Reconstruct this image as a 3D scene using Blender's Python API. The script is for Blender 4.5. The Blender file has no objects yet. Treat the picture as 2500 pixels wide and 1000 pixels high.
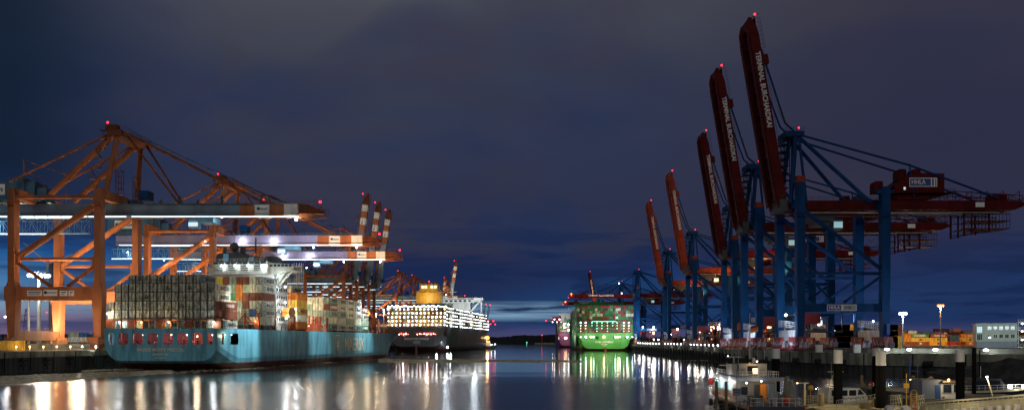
import bpy, bmesh, math, random
from mathutils import Vector, Matrix
R = random.Random(7)
C = bpy.context.scene.collection
F, CX, HY, CZ = 2300.0, 1250.0, 831.0, 9.5     # focal length in pixels of the photo, centre column, horizon row, eye height
QZ = 6.3                                        # quay level above the water
def at(px, py, d): return Vector(((px-CX)*d/F, d, CZ+(HY-py)*d/F))

# ---------------------------------------------------------------- materials
M = {}
def mat(name, col, rough=.55, metal=0., var=.25, scale=.4, dirt=None, emit=0., bump=0., spec=.5):
    m = bpy.data.materials.new(name); m.use_nodes = True
    nt = m.node_tree; b = nt.nodes['Principled BSDF']
    b.inputs['Roughness'].default_value = rough; b.inputs['Metallic'].default_value = metal
    b.inputs['Specular IOR Level'].default_value = spec
    if emit:
        b.inputs['Base Color'].default_value = (*col, 1)
        b.inputs['Emission Color'].default_value = (*col, 1); b.inputs['Emission Strength'].default_value = emit
        M[name] = m; return m
    tc = nt.nodes.new('ShaderNodeTexCoord'); mp = nt.nodes.new('ShaderNodeMapping')
    mp.inputs['Scale'].default_value = (scale, scale, scale*.35)
    nz = nt.nodes.new('ShaderNodeTexNoise'); nz.inputs['Scale'].default_value = 1; nz.inputs['Detail'].default_value = 6
    oi = nt.nodes.new('ShaderNodeObjectInfo'); ml = nt.nodes.new('ShaderNodeMath'); ml.operation = 'MULTIPLY'; ml.inputs[1].default_value = 137.
    nt.links.new(oi.outputs['Random'], ml.inputs[0]); nt.links.new(ml.outputs[0], mp.inputs['Location'])
    nt.links.new(tc.outputs['Object'], mp.inputs['Vector']); nt.links.new(mp.outputs['Vector'], nz.inputs['Vector'])
    rp = nt.nodes.new('ShaderNodeValToRGB')
    d = dirt or tuple(c*(1-var) for c in col)
    rp.color_ramp.elements[0].position = .35; rp.color_ramp.elements[0].color = (*d, 1)
    rp.color_ramp.elements[1].position = .62; rp.color_ramp.elements[1].color = (*[min(1, c*(1+var*.3)) for c in col], 1)
    nt.links.new(nz.outputs['Fac'], rp.inputs['Fac']); nt.links.new(rp.outputs['Color'], b.inputs['Base Color'])
    if bump:
        bp = nt.nodes.new('ShaderNodeBump'); bp.inputs['Strength'].default_value = bump; bp.inputs['Distance'].default_value = .2
        n2 = nt.nodes.new('ShaderNodeTexNoise'); n2.inputs['Scale'].default_value = scale*8; n2.inputs['Detail'].default_value = 4
        nt.links.new(tc.outputs['Object'], n2.inputs['Vector']); nt.links.new(n2.outputs['Fac'], bp.inputs['Height'])
        nt.links.new(bp.outputs['Normal'], b.inputs['Normal'])
    M[name] = m; return m

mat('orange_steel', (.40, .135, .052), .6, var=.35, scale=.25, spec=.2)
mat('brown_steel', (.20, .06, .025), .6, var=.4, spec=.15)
mat('girder_grey', (.10, .16, .22), .45, var=.3, scale=.2)
mat('violet_grey', (.26, .25, .40), .45, var=.2, scale=.2)
mat('white_paint', (.72, .72, .68), .5, var=.2)
mat('sign_white', (.78, .78, .74), .5, var=.06)
mat('sign_blue', (.02, .05, .22), .5, var=.1)
mat('black_paint', (.015, .015, .017), .5, var=.2)
mat('lattice_blue', (.13, .33, .48), .5, var=.2)
mat('house_blue', (.03, .13, .22), .5, var=.3)
mat('crane_blue', (.0015, .040, .135), .6, var=.3, scale=.3, spec=.12)
mat('crane_red', (.090, .004, .005), .65, var=.35, scale=.3, spec=.12)
mat('rust_red', (.24, .035, .014), .6, var=.3, spec=.15)
mat('bogie_red', (.25, .02, .02), .6, var=.3)
mat('panel_grey', (.50, .52, .58), .5, var=.45, scale=.8)
mat('cable', (.05, .05, .055), .5, var=.1)
mat('rope_steel', (.35, .33, .28), .4, var=.1)
mat('concrete', (.27, .27, .20), .85, var=.6, scale=.35, bump=.3)
mat('concrete_dark', (.05, .055, .04), .9, var=.5, scale=.5, bump=.3)
mat('pile_steel', (.028, .028, .025), .8, var=.6, scale=.6)
mat('rubber', (.012, .012, .012), .8)
mat('asphalt', (.06, .06, .06), .9, var=.4, scale=.1)
mat('rock_bank', (.045, .045, .04), .95, var=.6, scale=.5, bump=.8)
mat('glass_dark', (.02, .03, .04), .1, var=.1)
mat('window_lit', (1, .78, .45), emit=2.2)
mat('window_cool', (.7, .9, 1), emit=.7)
mat('lamp_white', (.93, .97, 1), emit=13)
mat('lamp_cool', (.75, .92, 1), emit=13)
mat('lamp_warm', (1, .58, .22), emit=5)
mat('lamp_sodium', (1, .27, .02), emit=3.2)
mat('lamp_green', (.25, 1, .6), emit=4)
mat('ice_a', (.50, .46, .30), .6, var=.3); mat('ice_b', (.28, .26, .17), .6, var=.4)
mat('lamp_red', (1, .015, .03), emit=7)
mat('strip_white', (.85, .98, 1), emit=2.0)
mat('strip_cream', (1, .9, .66), emit=2.6)
mat('hill_dark', (.012, .014, .016), .95, var=.4, scale=.02)
mat('yellow_paint', (.72, .40, .03), .5, var=.2)
mat('pole_grey', (.32, .33, .33), .5, var=.2)
mat('pile_white', (.62, .62, .60), .5, var=.12)
mat('pile_black', (.006, .006, .006), .9, var=.4, spec=.1)
mat('tug_orange', (.75, .24, .02), .45, var=.15)
mat('buoy_red', (.7, .03, .02), .5, var=.1)
mat('pontoon_deck', (.36, .31, .18), .8, var=.4)
mat('cabin_cream', (.46, .44, .36), .6, var=.25)
mat('wood', (.22, .16, .08), .85, var=.4)
mat('gangway_cream', (.55, .52, .34), .55, var=.3)
mat('grey_blue', (.20, .24, .30), .6, var=.15)
mat('deck_grey', (.20, .19, .14), .8, var=.3)
mat('rail_blue', (.03, .09, .30), .5, var=.2)
mat('mooring_red', (.30, .045, .04), .6, var=.3)
mat('letter_cream', (.80, .72, .50), .5, var=.1)
mat('letter_white', (.66, .64, .62), .5, var=.05)
mat('letter_dark', (.02, .03, .05), .5, var=.05)
mat('logo_blue', (.07, .33, .45), .5, var=.05)
mat('dark_steel', (.03, .035, .04), .5, var=.3)
mat('office_wall', (.42, .50, .47), .7, var=.08)
mat('glass_lit', (.45, .75, .8), emit=.35)
PAL = {'grey': (.56, .54, .41), 'cream': (.66, .66, .52), 'brown': (.22, .07, .04), 'yellow': (.62, .45, .08), 'green': (.10, .26, .14),
       'orange': (.62, .21, .04), 'blue': (.04, .12, .32), 'sage': (.30, .38, .30), 'red': (.34, .04, .035), 'white': (.74, .74, .70),
       'ochre': (.60, .33, .05), 'charcoal': (.07, .07, .075), 'emerald': (.03, .20, .07)}
for k, c in PAL.items(): mat('box_'+k, c, .6, var=.45 if k != 'grey' else .72, scale=.9 if k != 'grey' else 1.7, spec=.2)
# weathered aft containers: dirt spots
def hullmat(name, top, boot, z0, var=.2):
    m = bpy.data.materials.new(name); m.use_nodes = True; nt = m.node_tree; b = nt.nodes['Principled BSDF']
    b.inputs['Roughness'].default_value = .42
    tc = nt.nodes.new('ShaderNodeTexCoord'); sp = nt.nodes.new('ShaderNodeSeparateXYZ'); nt.links.new(tc.outputs['Object'], sp.inputs[0])
    gt = nt.nodes.new('ShaderNodeMath'); gt.operation = 'GREATER_THAN'; gt.inputs[1].default_value = z0; nt.links.new(sp.outputs['Z'], gt.inputs[0])
    mp = nt.nodes.new('ShaderNodeMapping'); mp.inputs['Scale'].default_value = (.5, .35, .08); nt.links.new(tc.outputs['Object'], mp.inputs[0])
    nz = nt.nodes.new('ShaderNodeTexNoise'); nz.inputs['Scale'].default_value = 1; nz.inputs['Detail'].default_value = 8; nt.links.new(mp.outputs[0], nz.inputs['Vector'])
    def ramp(c, v):
        r = nt.nodes.new('ShaderNodeValToRGB'); r.color_ramp.elements[0].position = .36; r.color_ramp.elements[1].position = .55
        r.color_ramp.elements[0].color = (*[x*(1-v*1.6) for x in c], 1); r.color_ramp.elements[1].color = (*c, 1)
        nt.links.new(nz.outputs['Fac'], r.inputs[0]); return r
    a, c = ramp(top, var), ramp(boot, .4)
    mx = nt.nodes.new('ShaderNodeMix'); mx.data_type = 'RGBA'
    nt.links.new(gt.outputs[0], mx.inputs['Factor']); nt.links.new(c.outputs[0], mx.inputs['A']); nt.links.new(a.outputs[0], mx.inputs['B'])
    # plating seams
    wv = nt.nodes.new('ShaderNodeTexBrick'); wv.inputs['Scale'].default_value = .12; wv.inputs['Mortar Size'].default_value = .004
    wv.inputs['Color1'].default_value = wv.inputs['Color2'].default_value = (1, 1, 1, 1); wv.inputs['Mortar'].default_value = (.78, .78, .78, 1)
    m2 = nt.nodes.new('ShaderNodeMapping'); m2.inputs['Rotation'].default_value = (math.pi/2, 0, math.pi/2)
    nt.links.new(tc.outputs['Object'], m2.inputs[0]); nt.links.new(m2.outputs[0], wv.inputs['Vector'])
    mu = nt.nodes.new('ShaderNodeMix'); mu.data_type = 'RGBA'; mu.blend_type = 'MULTIPLY'; mu.inputs['Factor'].default_value = 1
    nt.links.new(mx.outputs['Result'], mu.inputs['A']); nt.links.new(wv.outputs['Color'], mu.inputs['B'])
    nt.links.new(mu.outputs['Result'], b.inputs['Base Color']); M[name] = m
hullmat('hull_cyan', (.17, .50, .61), (.20, .055, .03), 2.2, .28)
hullmat('hull_charcoal', (.055, .06, .068), (.10, .03, .03), 4.0, .25)
hullmat('hull_green', (.034, .25, .008), (.34, .08, .04), 1.6, .15)
hullmat('hull_purple', (.30, .03, .16), (.28, .07, .05), 1.5, .2)
hullmat('hull_navy', (.03, .035, .06), (.12, .03, .03), .35, .2)

# ---------------------------------------------------------------- mesh builder
class MB:
    def __init__(s): s.v = []; s.f = []; s.m = []; s.cur = 0
    def add(s, vs, fs, mi=None):
        o = len(s.v); s.v += [tuple(v) for v in vs]; s.f += [tuple(i+o for i in f) for f in fs]
        s.m += [s.cur if mi is None else mi]*len(fs); return s
    def box(s, x0, x1, y0, y1, z0, z1, mi=None):
        return s.add([(x0,y0,z0),(x1,y0,z0),(x1,y1,z0),(x0,y1,z0),(x0,y0,z1),(x1,y0,z1),(x1,y1,z1),(x0,y1,z1)],
              [(0,3,2,1),(4,5,6,7),(0,1,5,4),(1,2,6,5),(2,3,7,6),(3,0,4,7)], mi)
    def frame(s, p, q, up):
        p = Vector(p); q = Vector(q); d = (q-p).normalized()
        u = Vector(up)
        if abs(d.dot(u)) > .98: u = Vector((0, 1, 0)) if abs(d.y) < .9 else Vector((1, 0, 0))
        a = d.cross(u).normalized(); b = a.cross(d).normalized(); return p, q, a, b
    def bar(s, p, q, w, h=None, w2=None, h2=None, mi=None, up=(0,0,1)):
        h = h or w; w2 = w2 or w; h2 = h2 or h; p, q, a, b = s.frame(p, q, up)
        vs = []
        for e, ww, hh in ((p, w, h), (q, w2, h2)):
            for i, j in ((-1,-1),(1,-1),(1,1),(-1,1)): vs.append(e+a*(i*ww/2)+b*(j*hh/2))
        return s.add(vs, [(0,1,2,3),(7,6,5,4),(0,4,5,1),(1,5,6,2),(2,6,7,3),(3,7,4,0)], mi)
    def tube(s, p, q, r, r2=None, n=8, mi=None):
        r2 = r if r2 is None else r2; p, q, a, b = s.frame(p, q, (0,0,1)); vs = []
        for e, rr in ((p, r), (q, r2)):
            for k in range(n):
                t = 2*math.pi*k/n; vs.append(e+a*(rr*math.cos(t))+b*(rr*math.sin(t)))
        fs = [(k, (k+1) % n, n+(k+1) % n, n+k) for k in range(n)]
        return s.add(vs, [tuple(reversed(f)) for f in fs]+[tuple(range(n)), tuple(range(2*n-1, n-1, -1))], mi)
    def path(s, pts, r, n=6, mi=None):
        for a, b in zip(pts, pts[1:]): s.tube(a, b, r, n=n, mi=mi)
        return s
    def prism(s, poly, y0, y1, mi=None, axis='y'):
        n = len(poly)
        if axis == 'y': vs = [(x, y0, z) for x, z in poly]+[(x, y1, z) for x, z in poly]
        elif axis == 'x': vs = [(y0, x, z) for x, z in poly]+[(y1, x, z) for x, z in poly]
        else: vs = [(x, y, y0) for x, y in poly]+[(x, y, y1) for x, y in poly]
        fs = [tuple(range(n)), tuple(range(2*n-1, n-1, -1))]+[(k, k+n, (k+1) % n+n, (k+1) % n) for k in range(n)]
        return s.add(vs, fs, mi)
    def ball(s, c, r, mi=None, nu=8, nv=5, sz=1.):
        c = Vector(c); vs = [c+Vector((0, 0, r*sz))]
        for j in range(1, nv):
            a = math.pi*j/nv
            for i in range(nu):
                b = 2*math.pi*i/nu; vs.append(c+Vector((r*math.sin(a)*math.cos(b), r*math.sin(a)*math.sin(b), r*math.cos(a)*sz)))
        vs.append(c-Vector((0, 0, r*sz))); L = len(vs)-1
        fs = [(0, 1+i, 1+(i+1) % nu) for i in range(nu)]
        for j in range(nv-2):
            for i in range(nu):
                a = 1+j*nu; fs.append((a+i, a+nu+i, a+nu+(i+1) % nu, a+(i+1) % nu))
        a = 1+(nv-2)*nu; fs += [(L, a+(i+1) % nu, a+i) for i in range(nu)]
        return s.add(vs, fs, mi)
    def rail(s, p, q, h=1.1, step=2.5, r=.05, mi=None):
        p = Vector(p); q = Vector(q); n = max(1, int((q-p).length/step)); z = Vector((0, 0, h))
        s.bar(p+z, q+z, r*1.6, mi=mi); s.bar(p+z*.5, q+z*.5, r*1.2, mi=mi)
        for k in range(n+1):
            a = p.lerp(q, k/n); s.bar(a, a+z, r*1.4, mi=mi)
        return s
    def lattice(s, p, q, h, step, r=.08, mi=None, off=(0,0,1)):
        p = Vector(p); q = Vector(q); o = Vector(off)*h; n = max(1, int((q-p).length/step))
        s.bar(p, q, r*2, mi=mi); s.bar(p+o, q+o, r*2, mi=mi)
        for k in range(n+1):
            a = p.lerp(q, k/n); s.bar(a, a+o, r*1.4, mi=mi)
            if k < n:
                b = p.lerp(q, (k+1)/n); s.bar(a if k % 2 else a+o, b+o if k % 2 else b, r*1.2, mi=mi)
        return s
    def mesh(s, name, mats):
        me = bpy.data.meshes.new(name); me.from_pydata(s.v, [], s.f)
        for m in (mats if isinstance(mats, (list, tuple)) else [mats]): me.materials.append(M[m])
        me.polygons.foreach_set('material_index', s.m); me.update()
        bm = bmesh.new(); bm.from_mesh(me); bmesh.ops.recalc_face_normals(bm, faces=bm.faces); bm.to_mesh(me); bm.free()
        return me
    def build(s, name, mats, parent=None, **k):
        o = bpy.data.objects.new(name, s.mesh(name, mats)); C.objects.link(o); o.parent = parent; tag(o, **k); return o
def tag(o, label=None, cat=None, group=None, kind=None):
    for k, v in (('label', label), ('category', cat), ('group', group), ('kind', kind)):
        if v: o[k] = v
    return o
def empty(name, loc=(0,0,0), rz=0., label=None, cat=None, group=None):
    o = bpy.data.objects.new(name, None); C.objects.link(o); o.location = loc; o.rotation_euler = (0, 0, rz)
    o.empty_display_size = 1; return tag(o, label, cat, group)
def kids(o): return [c for c in bpy.data.objects if c.parent == o]
def copy_tree(o, parent=None, mp=None):
    if mp is None:
        mp = {}
        for q in bpy.data.objects:
            if q.parent: mp.setdefault(q.parent.name, []).append(q)
    c = o.copy(); C.objects.link(c); c.parent = parent
    for ch in mp.get(o.name, []): copy_tree(ch, c, mp)
    return c
TX = {}
def text(s, h, m, loc, face='-y', parent=None, name='lettering', width=None, bold=.02, centre=True, rot=None):
    """lettering of capital height h, as a thin mesh; face = the way it looks"""
    key = (s, round(h, 3), m, width, bold, centre)
    if key not in TX:
        cu = bpy.data.curves.new('t', 'FONT'); cu.body = s; cu.size = h/.70; cu.extrude = .02; cu.offset = bold*h; cu.resolution_u = 2
        cu.align_x = 'CENTER' if centre else 'LEFT'; cu.align_y = 'CENTER'
        ob = bpy.data.objects.new('t', cu); C.objects.link(ob); dg = bpy.context.evaluated_depsgraph_get()
        me = bpy.data.meshes.new_from_object(ob.evaluated_get(dg)); bpy.data.objects.remove(ob)
        if width and len(me.vertices):
            xs = [v.co.x for v in me.vertices]; k = width/(max(xs)-min(xs))
            for v in me.vertices: v.co.x *= k
        me.materials.clear(); me.materials.append(M[m]); TX[key] = me
    o = bpy.data.objects.new(name, TX[key]); C.objects.link(o); o.parent = parent
    ax = {'-y': ((1,0,0),(0,0,1),(0,-1,0)), '+x': ((0,1,0),(0,0,1),(1,0,0)), '-x': ((0,-1,0),(0,0,1),(-1,0,0)), 'down-y': ((0,0,-1),(1,0,0),(0,-1,0))}[face]
    mt = Matrix([[ax[c][r] for c in range(3)] for r in range(3)]).to_4x4()
    if rot: mt = Matrix.Rotation(rot, 4, 'Y') @ mt
    mt.translation = Vector(loc); o.matrix_local = mt
    return o
LP = 1.0
def light(loc, power, col=(1, .95, .85), size=.6, parent=None, kind='POINT', to=None, spot=2.2):
    l = bpy.data.lights.new('lighting', kind); l.energy = power*LP; l.color = col; l.shadow_soft_size = size  # light of lamps, and added unseen fills where no lamp stands
    if kind == 'SPOT': l.spot_size = spot; l.spot_blend = .6
    o = bpy.data.objects.new('lighting', l); C.objects.link(o); o.location = loc; o.parent = parent
    if to is not None: o.rotation_euler = (Vector(to)-Vector(loc)).to_track_quat('-Z', 'Y').to_euler()
    return o
ORD = ['zeroth','first','second','third','fourth','fifth','sixth','seventh','eighth','ninth','tenth','eleventh','twelfth','thirteenth','fourteenth','fifteenth','sixteenth','seventeenth','eighteenth','nineteenth','twentieth']
WARM, SOD, WHT, COOL = (1, .78, .5), (1, .55, .2), (1, .97, .9), (.8, .93, 1)
# ---------------------------------------------------------------- sky
W = bpy.data.worlds.new('World'); bpy.context.scene.world = W; W.use_nodes = True
nt = W.node_tree; N = nt.nodes; Lk = nt.links.new; bg = N['Background']
def node(t, **k):
    n = N.new(t)
    for a, v in k.items(): setattr(n, a, v)
    return n
def mth(op, a, b=None, c=None):
    n = node('ShaderNodeMath', operation=op)
    for i, v in enumerate((a, b, c)):
        if v is None: continue
        if isinstance(v, (int, float)): n.inputs[i].default_value = v
        else: Lk(v, n.inputs[i])
    return n.outputs[0]
def mixc(f, a, b, t='MIX'):
    n = node('ShaderNodeMix', data_type='RGBA', blend_type=t)
    for s, v in (('Factor', f), ('A', a), ('B', b)):
        if isinstance(v, tuple): n.inputs[s].default_value = (*v, 1)
        elif isinstance(v, (int, float)): n.inputs[s].default_value = v
        else: Lk(v, n.inputs[s])
    return n.outputs['Result']
def ramp(f, els, mode='LINEAR'):
    n = node('ShaderNodeValToRGB'); n.color_ramp.interpolation = mode; e = n.color_ramp.elements
    while len(e) < len(els): e.new(.5)
    for x, (p, c) in zip(e, els): x.position = p; x.color = (*c, 1) if len(c) == 3 else c
    Lk(f, n.inputs[0]); return n.outputs[0]
tc = node('ShaderNodeTexCoord'); sp = node('ShaderNodeSeparateXYZ'); Lk(tc.outputs['Generated'], sp.inputs[0])
X, Y, Z = sp.outputs
az = mth('ARCTAN2', X, Y)                       # azimuth: 0 down the channel, negative towards the left bank
el = mth('MAXIMUM', Z, 0.0)
def noise(sx, sz, scale, det=5, rough=.5, off=0., dist=0.):
    cb = node('ShaderNodeCombineXYZ'); Lk(mth('MULTIPLY', az, sx), cb.inputs[0]); Lk(mth('MULTIPLY', el, sz), cb.inputs[1]); cb.inputs[2].default_value = off
    n = node('ShaderNodeTexNoise'); n.inputs['Scale'].default_value = scale; n.inputs['Detail'].default_value = det; n.inputs['Roughness'].default_value = rough
    n.inputs['Distortion'].default_value = dist
    Lk(cb.outputs[0], n.inputs['Vector']); return n.outputs['Fac']
g = lambda v: (v, v, v)
def lin(*c): return tuple((x/255/12.92 if x/255 <= .04045 else ((x/255+.055)/1.055)**2.4) for x in c)
# clear air behind the clouds: blue, paler and a little violet at the horizon
clear = ramp(el, [(0, lin(72, 70, 108)), (.010, lin(66, 70, 112)), (.018, lin(28, 54, 100)), (.045, lin(30, 62, 108)), (.085, lin(24, 52, 100)), (.16, lin(22, 40, 76)), (.34, lin(30, 42, 78))])
cloud = ramp(el, [(0, lin(56, 54, 88)), (.025, lin(32, 42, 76)), (.08, lin(34, 40, 76)), (.10, lin(46, 50, 72)), (.20, lin(46, 54, 80)), (.28, lin(60, 65, 80)), (.36, lin(78, 80, 88))])
c1 = noise(1., 1.9, 3.2, 3, .42, 4.1, .3)
cover = ramp(c1, [(.36, g(0)), (.66, g(1))], 'EASE')
hi = ramp(el, [(.05, g(.0)), (.11, g(.55))], 'EASE')
azr = ramp(mth('ADD', az, .6), [(.10, g(.1)), (.34, g(1)), (.95, g(.9)), (1., g(.6))], 'EASE')
cov = mth('MULTIPLY', mth('MINIMUM', mth('ADD', cover, hi), 1.), azr)
clear = mixc(mth('MULTIPLY', ramp(mth('ADD', az, .6), [(.10, g(1)), (.3, g(0))], 'EASE'), ramp(el, [(.11, g(0)), (.17, g(1))])), clear, lin(14, 30, 50))
base = mixc(cov, clear, cloud)
# darker shelves of cloud low down, ragged
c2 = noise(2.2, 16., 3.0, 6, .6, 9.3, .4)
low = mth('MULTIPLY', ramp(c2, [(.46, g(0)), (.58, g(1))], 'EASE'), ramp(el, [(.01, g(.25)), (.02, g(1)), (.09, g(.9)), (.15, g(0))]))
base = mixc(low, base, lin(24, 40, 78))
# pale break over the channel
brk = mth('MULTIPLY', ramp(el, [(.019, g(0)), (.028, g(1)), (.036, g(.9)), (.043, g(0))], 'EASE'), ramp(mth('ADD', az, .5), [(.38, g(0)), (.46, g(1)), (.56, g(.85)), (.64, g(0))], 'EASE'))
st = noise(3.5, 60., 2.6, 6, .62, 2.2, .6)
base = mixc(mth('MULTIPLY', brk, ramp(st, [(.36, g(0)), (.6, g(1))])), base, lin(128, 166, 196))
# brighter twilight low on the left
lf = mth('MULTIPLY', ramp(mth('ADD', az, .6), [(.06, g(1)), (.2, g(.75)), (.33, g(0))], 'EASE'), ramp(el, [(.03, g(1)), (.09, g(.75)), (.125, g(0))], 'EASE'))
lc = ramp(el, [(.0, lin(128, 96, 112)), (.022, lin(120, 108, 138)), (.034, lin(126, 152, 176)), (.05, lin(84, 132, 176)), (.085, lin(34, 96, 160)), (.12, lin(24, 60, 120))])
st2 = noise(2.0, 22., 2.8, 5, .6, 6.6, .4)
base = mixc(mth('MULTIPLY', lf, ramp(st2, [(.40, g(.25)), (.56, g(1))])), base, lc)
c3 = noise(1.4, 3.2, 2.4, 5, .55, 17.3, .5)
base = mixc(mth('MULTIPLY', mth('MULTIPLY', ramp(c3, [(.4, g(0)), (.68, g(1))], 'EASE'), ramp(el, [(.07, g(0)), (.13, g(.55))])), azr), base, lin(62, 57, 68))
base = mixc(mth('MULTIPLY', ramp(mth('ADD', az, .5), [(.55, g(0)), (.85, g(.6))], 'EASE'), ramp(el, [(.06, g(0)), (.14, g(1))])), base, lin(50, 47, 64))
gnd = ramp(Z, [(0, g(0)), (.002, g(1))])
base = mixc(gnd, (.004, .005, .007), base)
Lk(base, bg.inputs['Color']); bg.inputs['Strength'].default_value = 1.0

sun = bpy.data.lights.new('sun', 'SUN'); sun.energy = .42; sun.angle = math.radians(35); sun.color = (1, .93, .82)
so = bpy.data.objects.new('sun', sun); C.objects.link(so); so.rotation_euler = Vector((.10, 1, -.42)).to_track_quat('-Z', 'Y').to_euler()

# ---------------------------------------------------------------- camera
cam = bpy.data.cameras.new('camera'); co = bpy.data.objects.new('camera', cam); C.objects.link(co)
cam.sensor_width = 36; cam.lens = 36*F/2500; cam.shift_y = (HY-500)/2500; cam.clip_start = .5; cam.clip_end = 30000
co.location = (0, 0, CZ); co.rotation_euler = (math.pi/2, 0, 0)
S = bpy.context.scene; S.camera = co
S.view_settings.view_transform = 'Standard'; S.view_settings.look = 'None'; S.view_settings.exposure = 0; S.view_settings.gamma = 1
S.render.engine = 'CYCLES'; S.cycles.max_bounces = 5; S.cycles.diffuse_bounces = 2; S.cycles.glossy_bounces = 3
S.cycles.sample_clamp_indirect = 6; S.cycles.use_light_tree = True; S.cycles.caustics_reflective = False; S.cycles.caustics_refractive = False
S.cycles.use_denoising = True

# ---------------------------------------------------------------- water
m = bpy.data.materials.new('river_water'); m.use_nodes = True; nt = m.node_tree; N = nt.nodes; Lk = nt.links.new
b = N['Principled BSDF']; b.inputs['Base Color'].default_value = (.062, .062, .048, 1); b.inputs['Roughness'].default_value = .15; b.inputs['IOR'].default_value = 1.33
tc = N.new('ShaderNodeTexCoord')
def wn(sx, sy, sc, det):
    mp = N.new('ShaderNodeMapping'); mp.inputs['Scale'].default_value = (sx, sy, 1); Lk(tc.outputs['Object'], mp.inputs[0])
    n = N.new('ShaderNodeTexNoise'); n.inputs['Scale'].default_value = sc; n.inputs['Detail'].default_value = det; Lk(mp.outputs[0], n.inputs['Vector']); return n.outputs['Fac']
bp = N.new('ShaderNodeBump'); bp.inputs['Strength'].default_value = .055; bp.inputs['Distance'].default_value = .25; Lk(wn(.5, 1.4, .55, 4), bp.inputs['Height']); Lk(bp.outputs['Normal'], b.inputs['Normal'])
rr = N.new('ShaderNodeMapRange'); rr.inputs[1].default_value = .30; rr.inputs[2].default_value = .62; rr.inputs[3].default_value = .20; rr.inputs[4].default_value = .05
sx = N.new('ShaderNodeSeparateXYZ'); Lk(tc.outputs['Object'], sx.inputs[0])
yr = N.new('ShaderNodeMapRange'); yr.inputs[1].default_value = 200; yr.inputs[2].default_value = 320; yr.inputs[3].default_value = .0; yr.inputs[4].default_value = .5; Lk(sx.outputs['Y'], yr.inputs[0])
ad = N.new('ShaderNodeMath'); ad.operation = 'MULTIPLY_ADD'; Lk(wn(.006, .03, 1, 3), ad.inputs[0]); ad.inputs[1].default_value = .5; Lk(yr.outputs[0], ad.inputs[2])
Lk(ad.outputs[0], rr.inputs[0]); Lk(rr.outputs[0], b.inputs['Roughness'])
M['water'] = m
w = MB(); w.add([(-9000, -300, 0), (9000, -300, 0), (9000, 9000, 0), (-9000, 9000, 0)], [(0, 1, 2, 3)]); w.build('water', 'water', kind='structure')

# brash ice drifting in bands (nobody could count it)
ice = MB()
def floe(x, y, r):
    n = R.randint(4, 6); a0 = R.random()*6; h = R.uniform(.03, .10)
    top = [(x+r*R.uniform(.6, 1.1)*math.cos(a0+6.283*k/n), y+r*R.uniform(.6, 1.1)*math.sin(a0+6.283*k/n), h) for k in range(n)]
    ice.add(top+[(a, b_, -.02) for a, b_, _ in top], [tuple(range(n))]+[(k, k+n, (k+1) % n+n, (k+1) % n) for k in range(n)], R.choice((0, 0, 1)))
def band(x0, x1, ytop, ybot, n, r=(.12, .5)):
    for _ in range(n):
        px = R.uniform(x0, x1); u = (px-x0)/(x1-x0); a, c = ytop(u), ybot(u)
        if c-a < .3: continue
        py = a+(c-a)*R.random()
        wob = math.sin(px*.045)*1.2+math.sin(px*.013+1)*1.6
        d = CZ*F/(max(py+wob*.5, a)-HY); p = at(px, HY, d); floe(p.x, p.y, R.uniform(*r)*(.5+d/400))
# ================================================================= orange cranes of the left terminal (water side = +x)
def node_legs(root, xs, ys, ztop, wx, wy, mats, z_portal, taper=True, dx=0):
    for xi, x in enumerate(xs):
        for y in ys:
            m = MB(); m.box(x-wx/2, x+wx/2, y-wy/2, y+wy/2, z_portal, ztop)
            if taper:
                o = -1.6 if xi else 1.0
                m.prism([(x-wx*.85+o*0, z_portal+2.6), (x-wx*.85, z_portal-2.4), (x-wx*.45, 4.2), (x+wx*.55, 4.2), (x+wx*.75, z_portal-2.4), (x+wx*.75, z_portal+2.6), (x+wx/2, z_portal+4.5), (x-wx/2, z_portal+4.5)], y-wy/2-.003, y+wy/2+.003)
            m.rail((x-wx/2-1, y-wy/2-1, ztop-6), (x+wx/2+1, y-wy/2-1, ztop-6), step=1.2)
            m.box(x-wx/2-1.1, x+wx/2+1.1, y-wy/2-1.1, y-wy/2, ztop-6.15, ztop-6)
            m.build('leg', mats, root)
def bogies(root, xs, ys, mat_, z0=0, wide=3.0, n=6, sill=None, spread=9.):
    for x in xs:
        for y in ys:
            m = MB()
            m.prism([(y-spread/2, 2.0), (y-spread/2+.6, 4.4), (y+spread/2-.6, 4.4), (y+spread/2, 2.0), (y+spread/2, 1.2), (y+.6, 1.3), (y, 2.2), (y-.6, 1.3), (y-spread/2, 1.2)], x-wide*.46, x+wide*.46, axis='x')
            for k in range(n):
                yy = y-spread/2+spread*(k+.5)/n
                m.box(x-wide/2, x+wide/2, yy-.55, yy+.55, .45, 1.6); m.tube((x-.35, yy, .42), (x+.35, yy, .42), .42, n=10)
                m.bar((x-wide/2, yy-.3, 1.6), (x-wide*.2, yy+.3, 3.1), .3)
            m.build('bogie', mat_, root)

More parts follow.
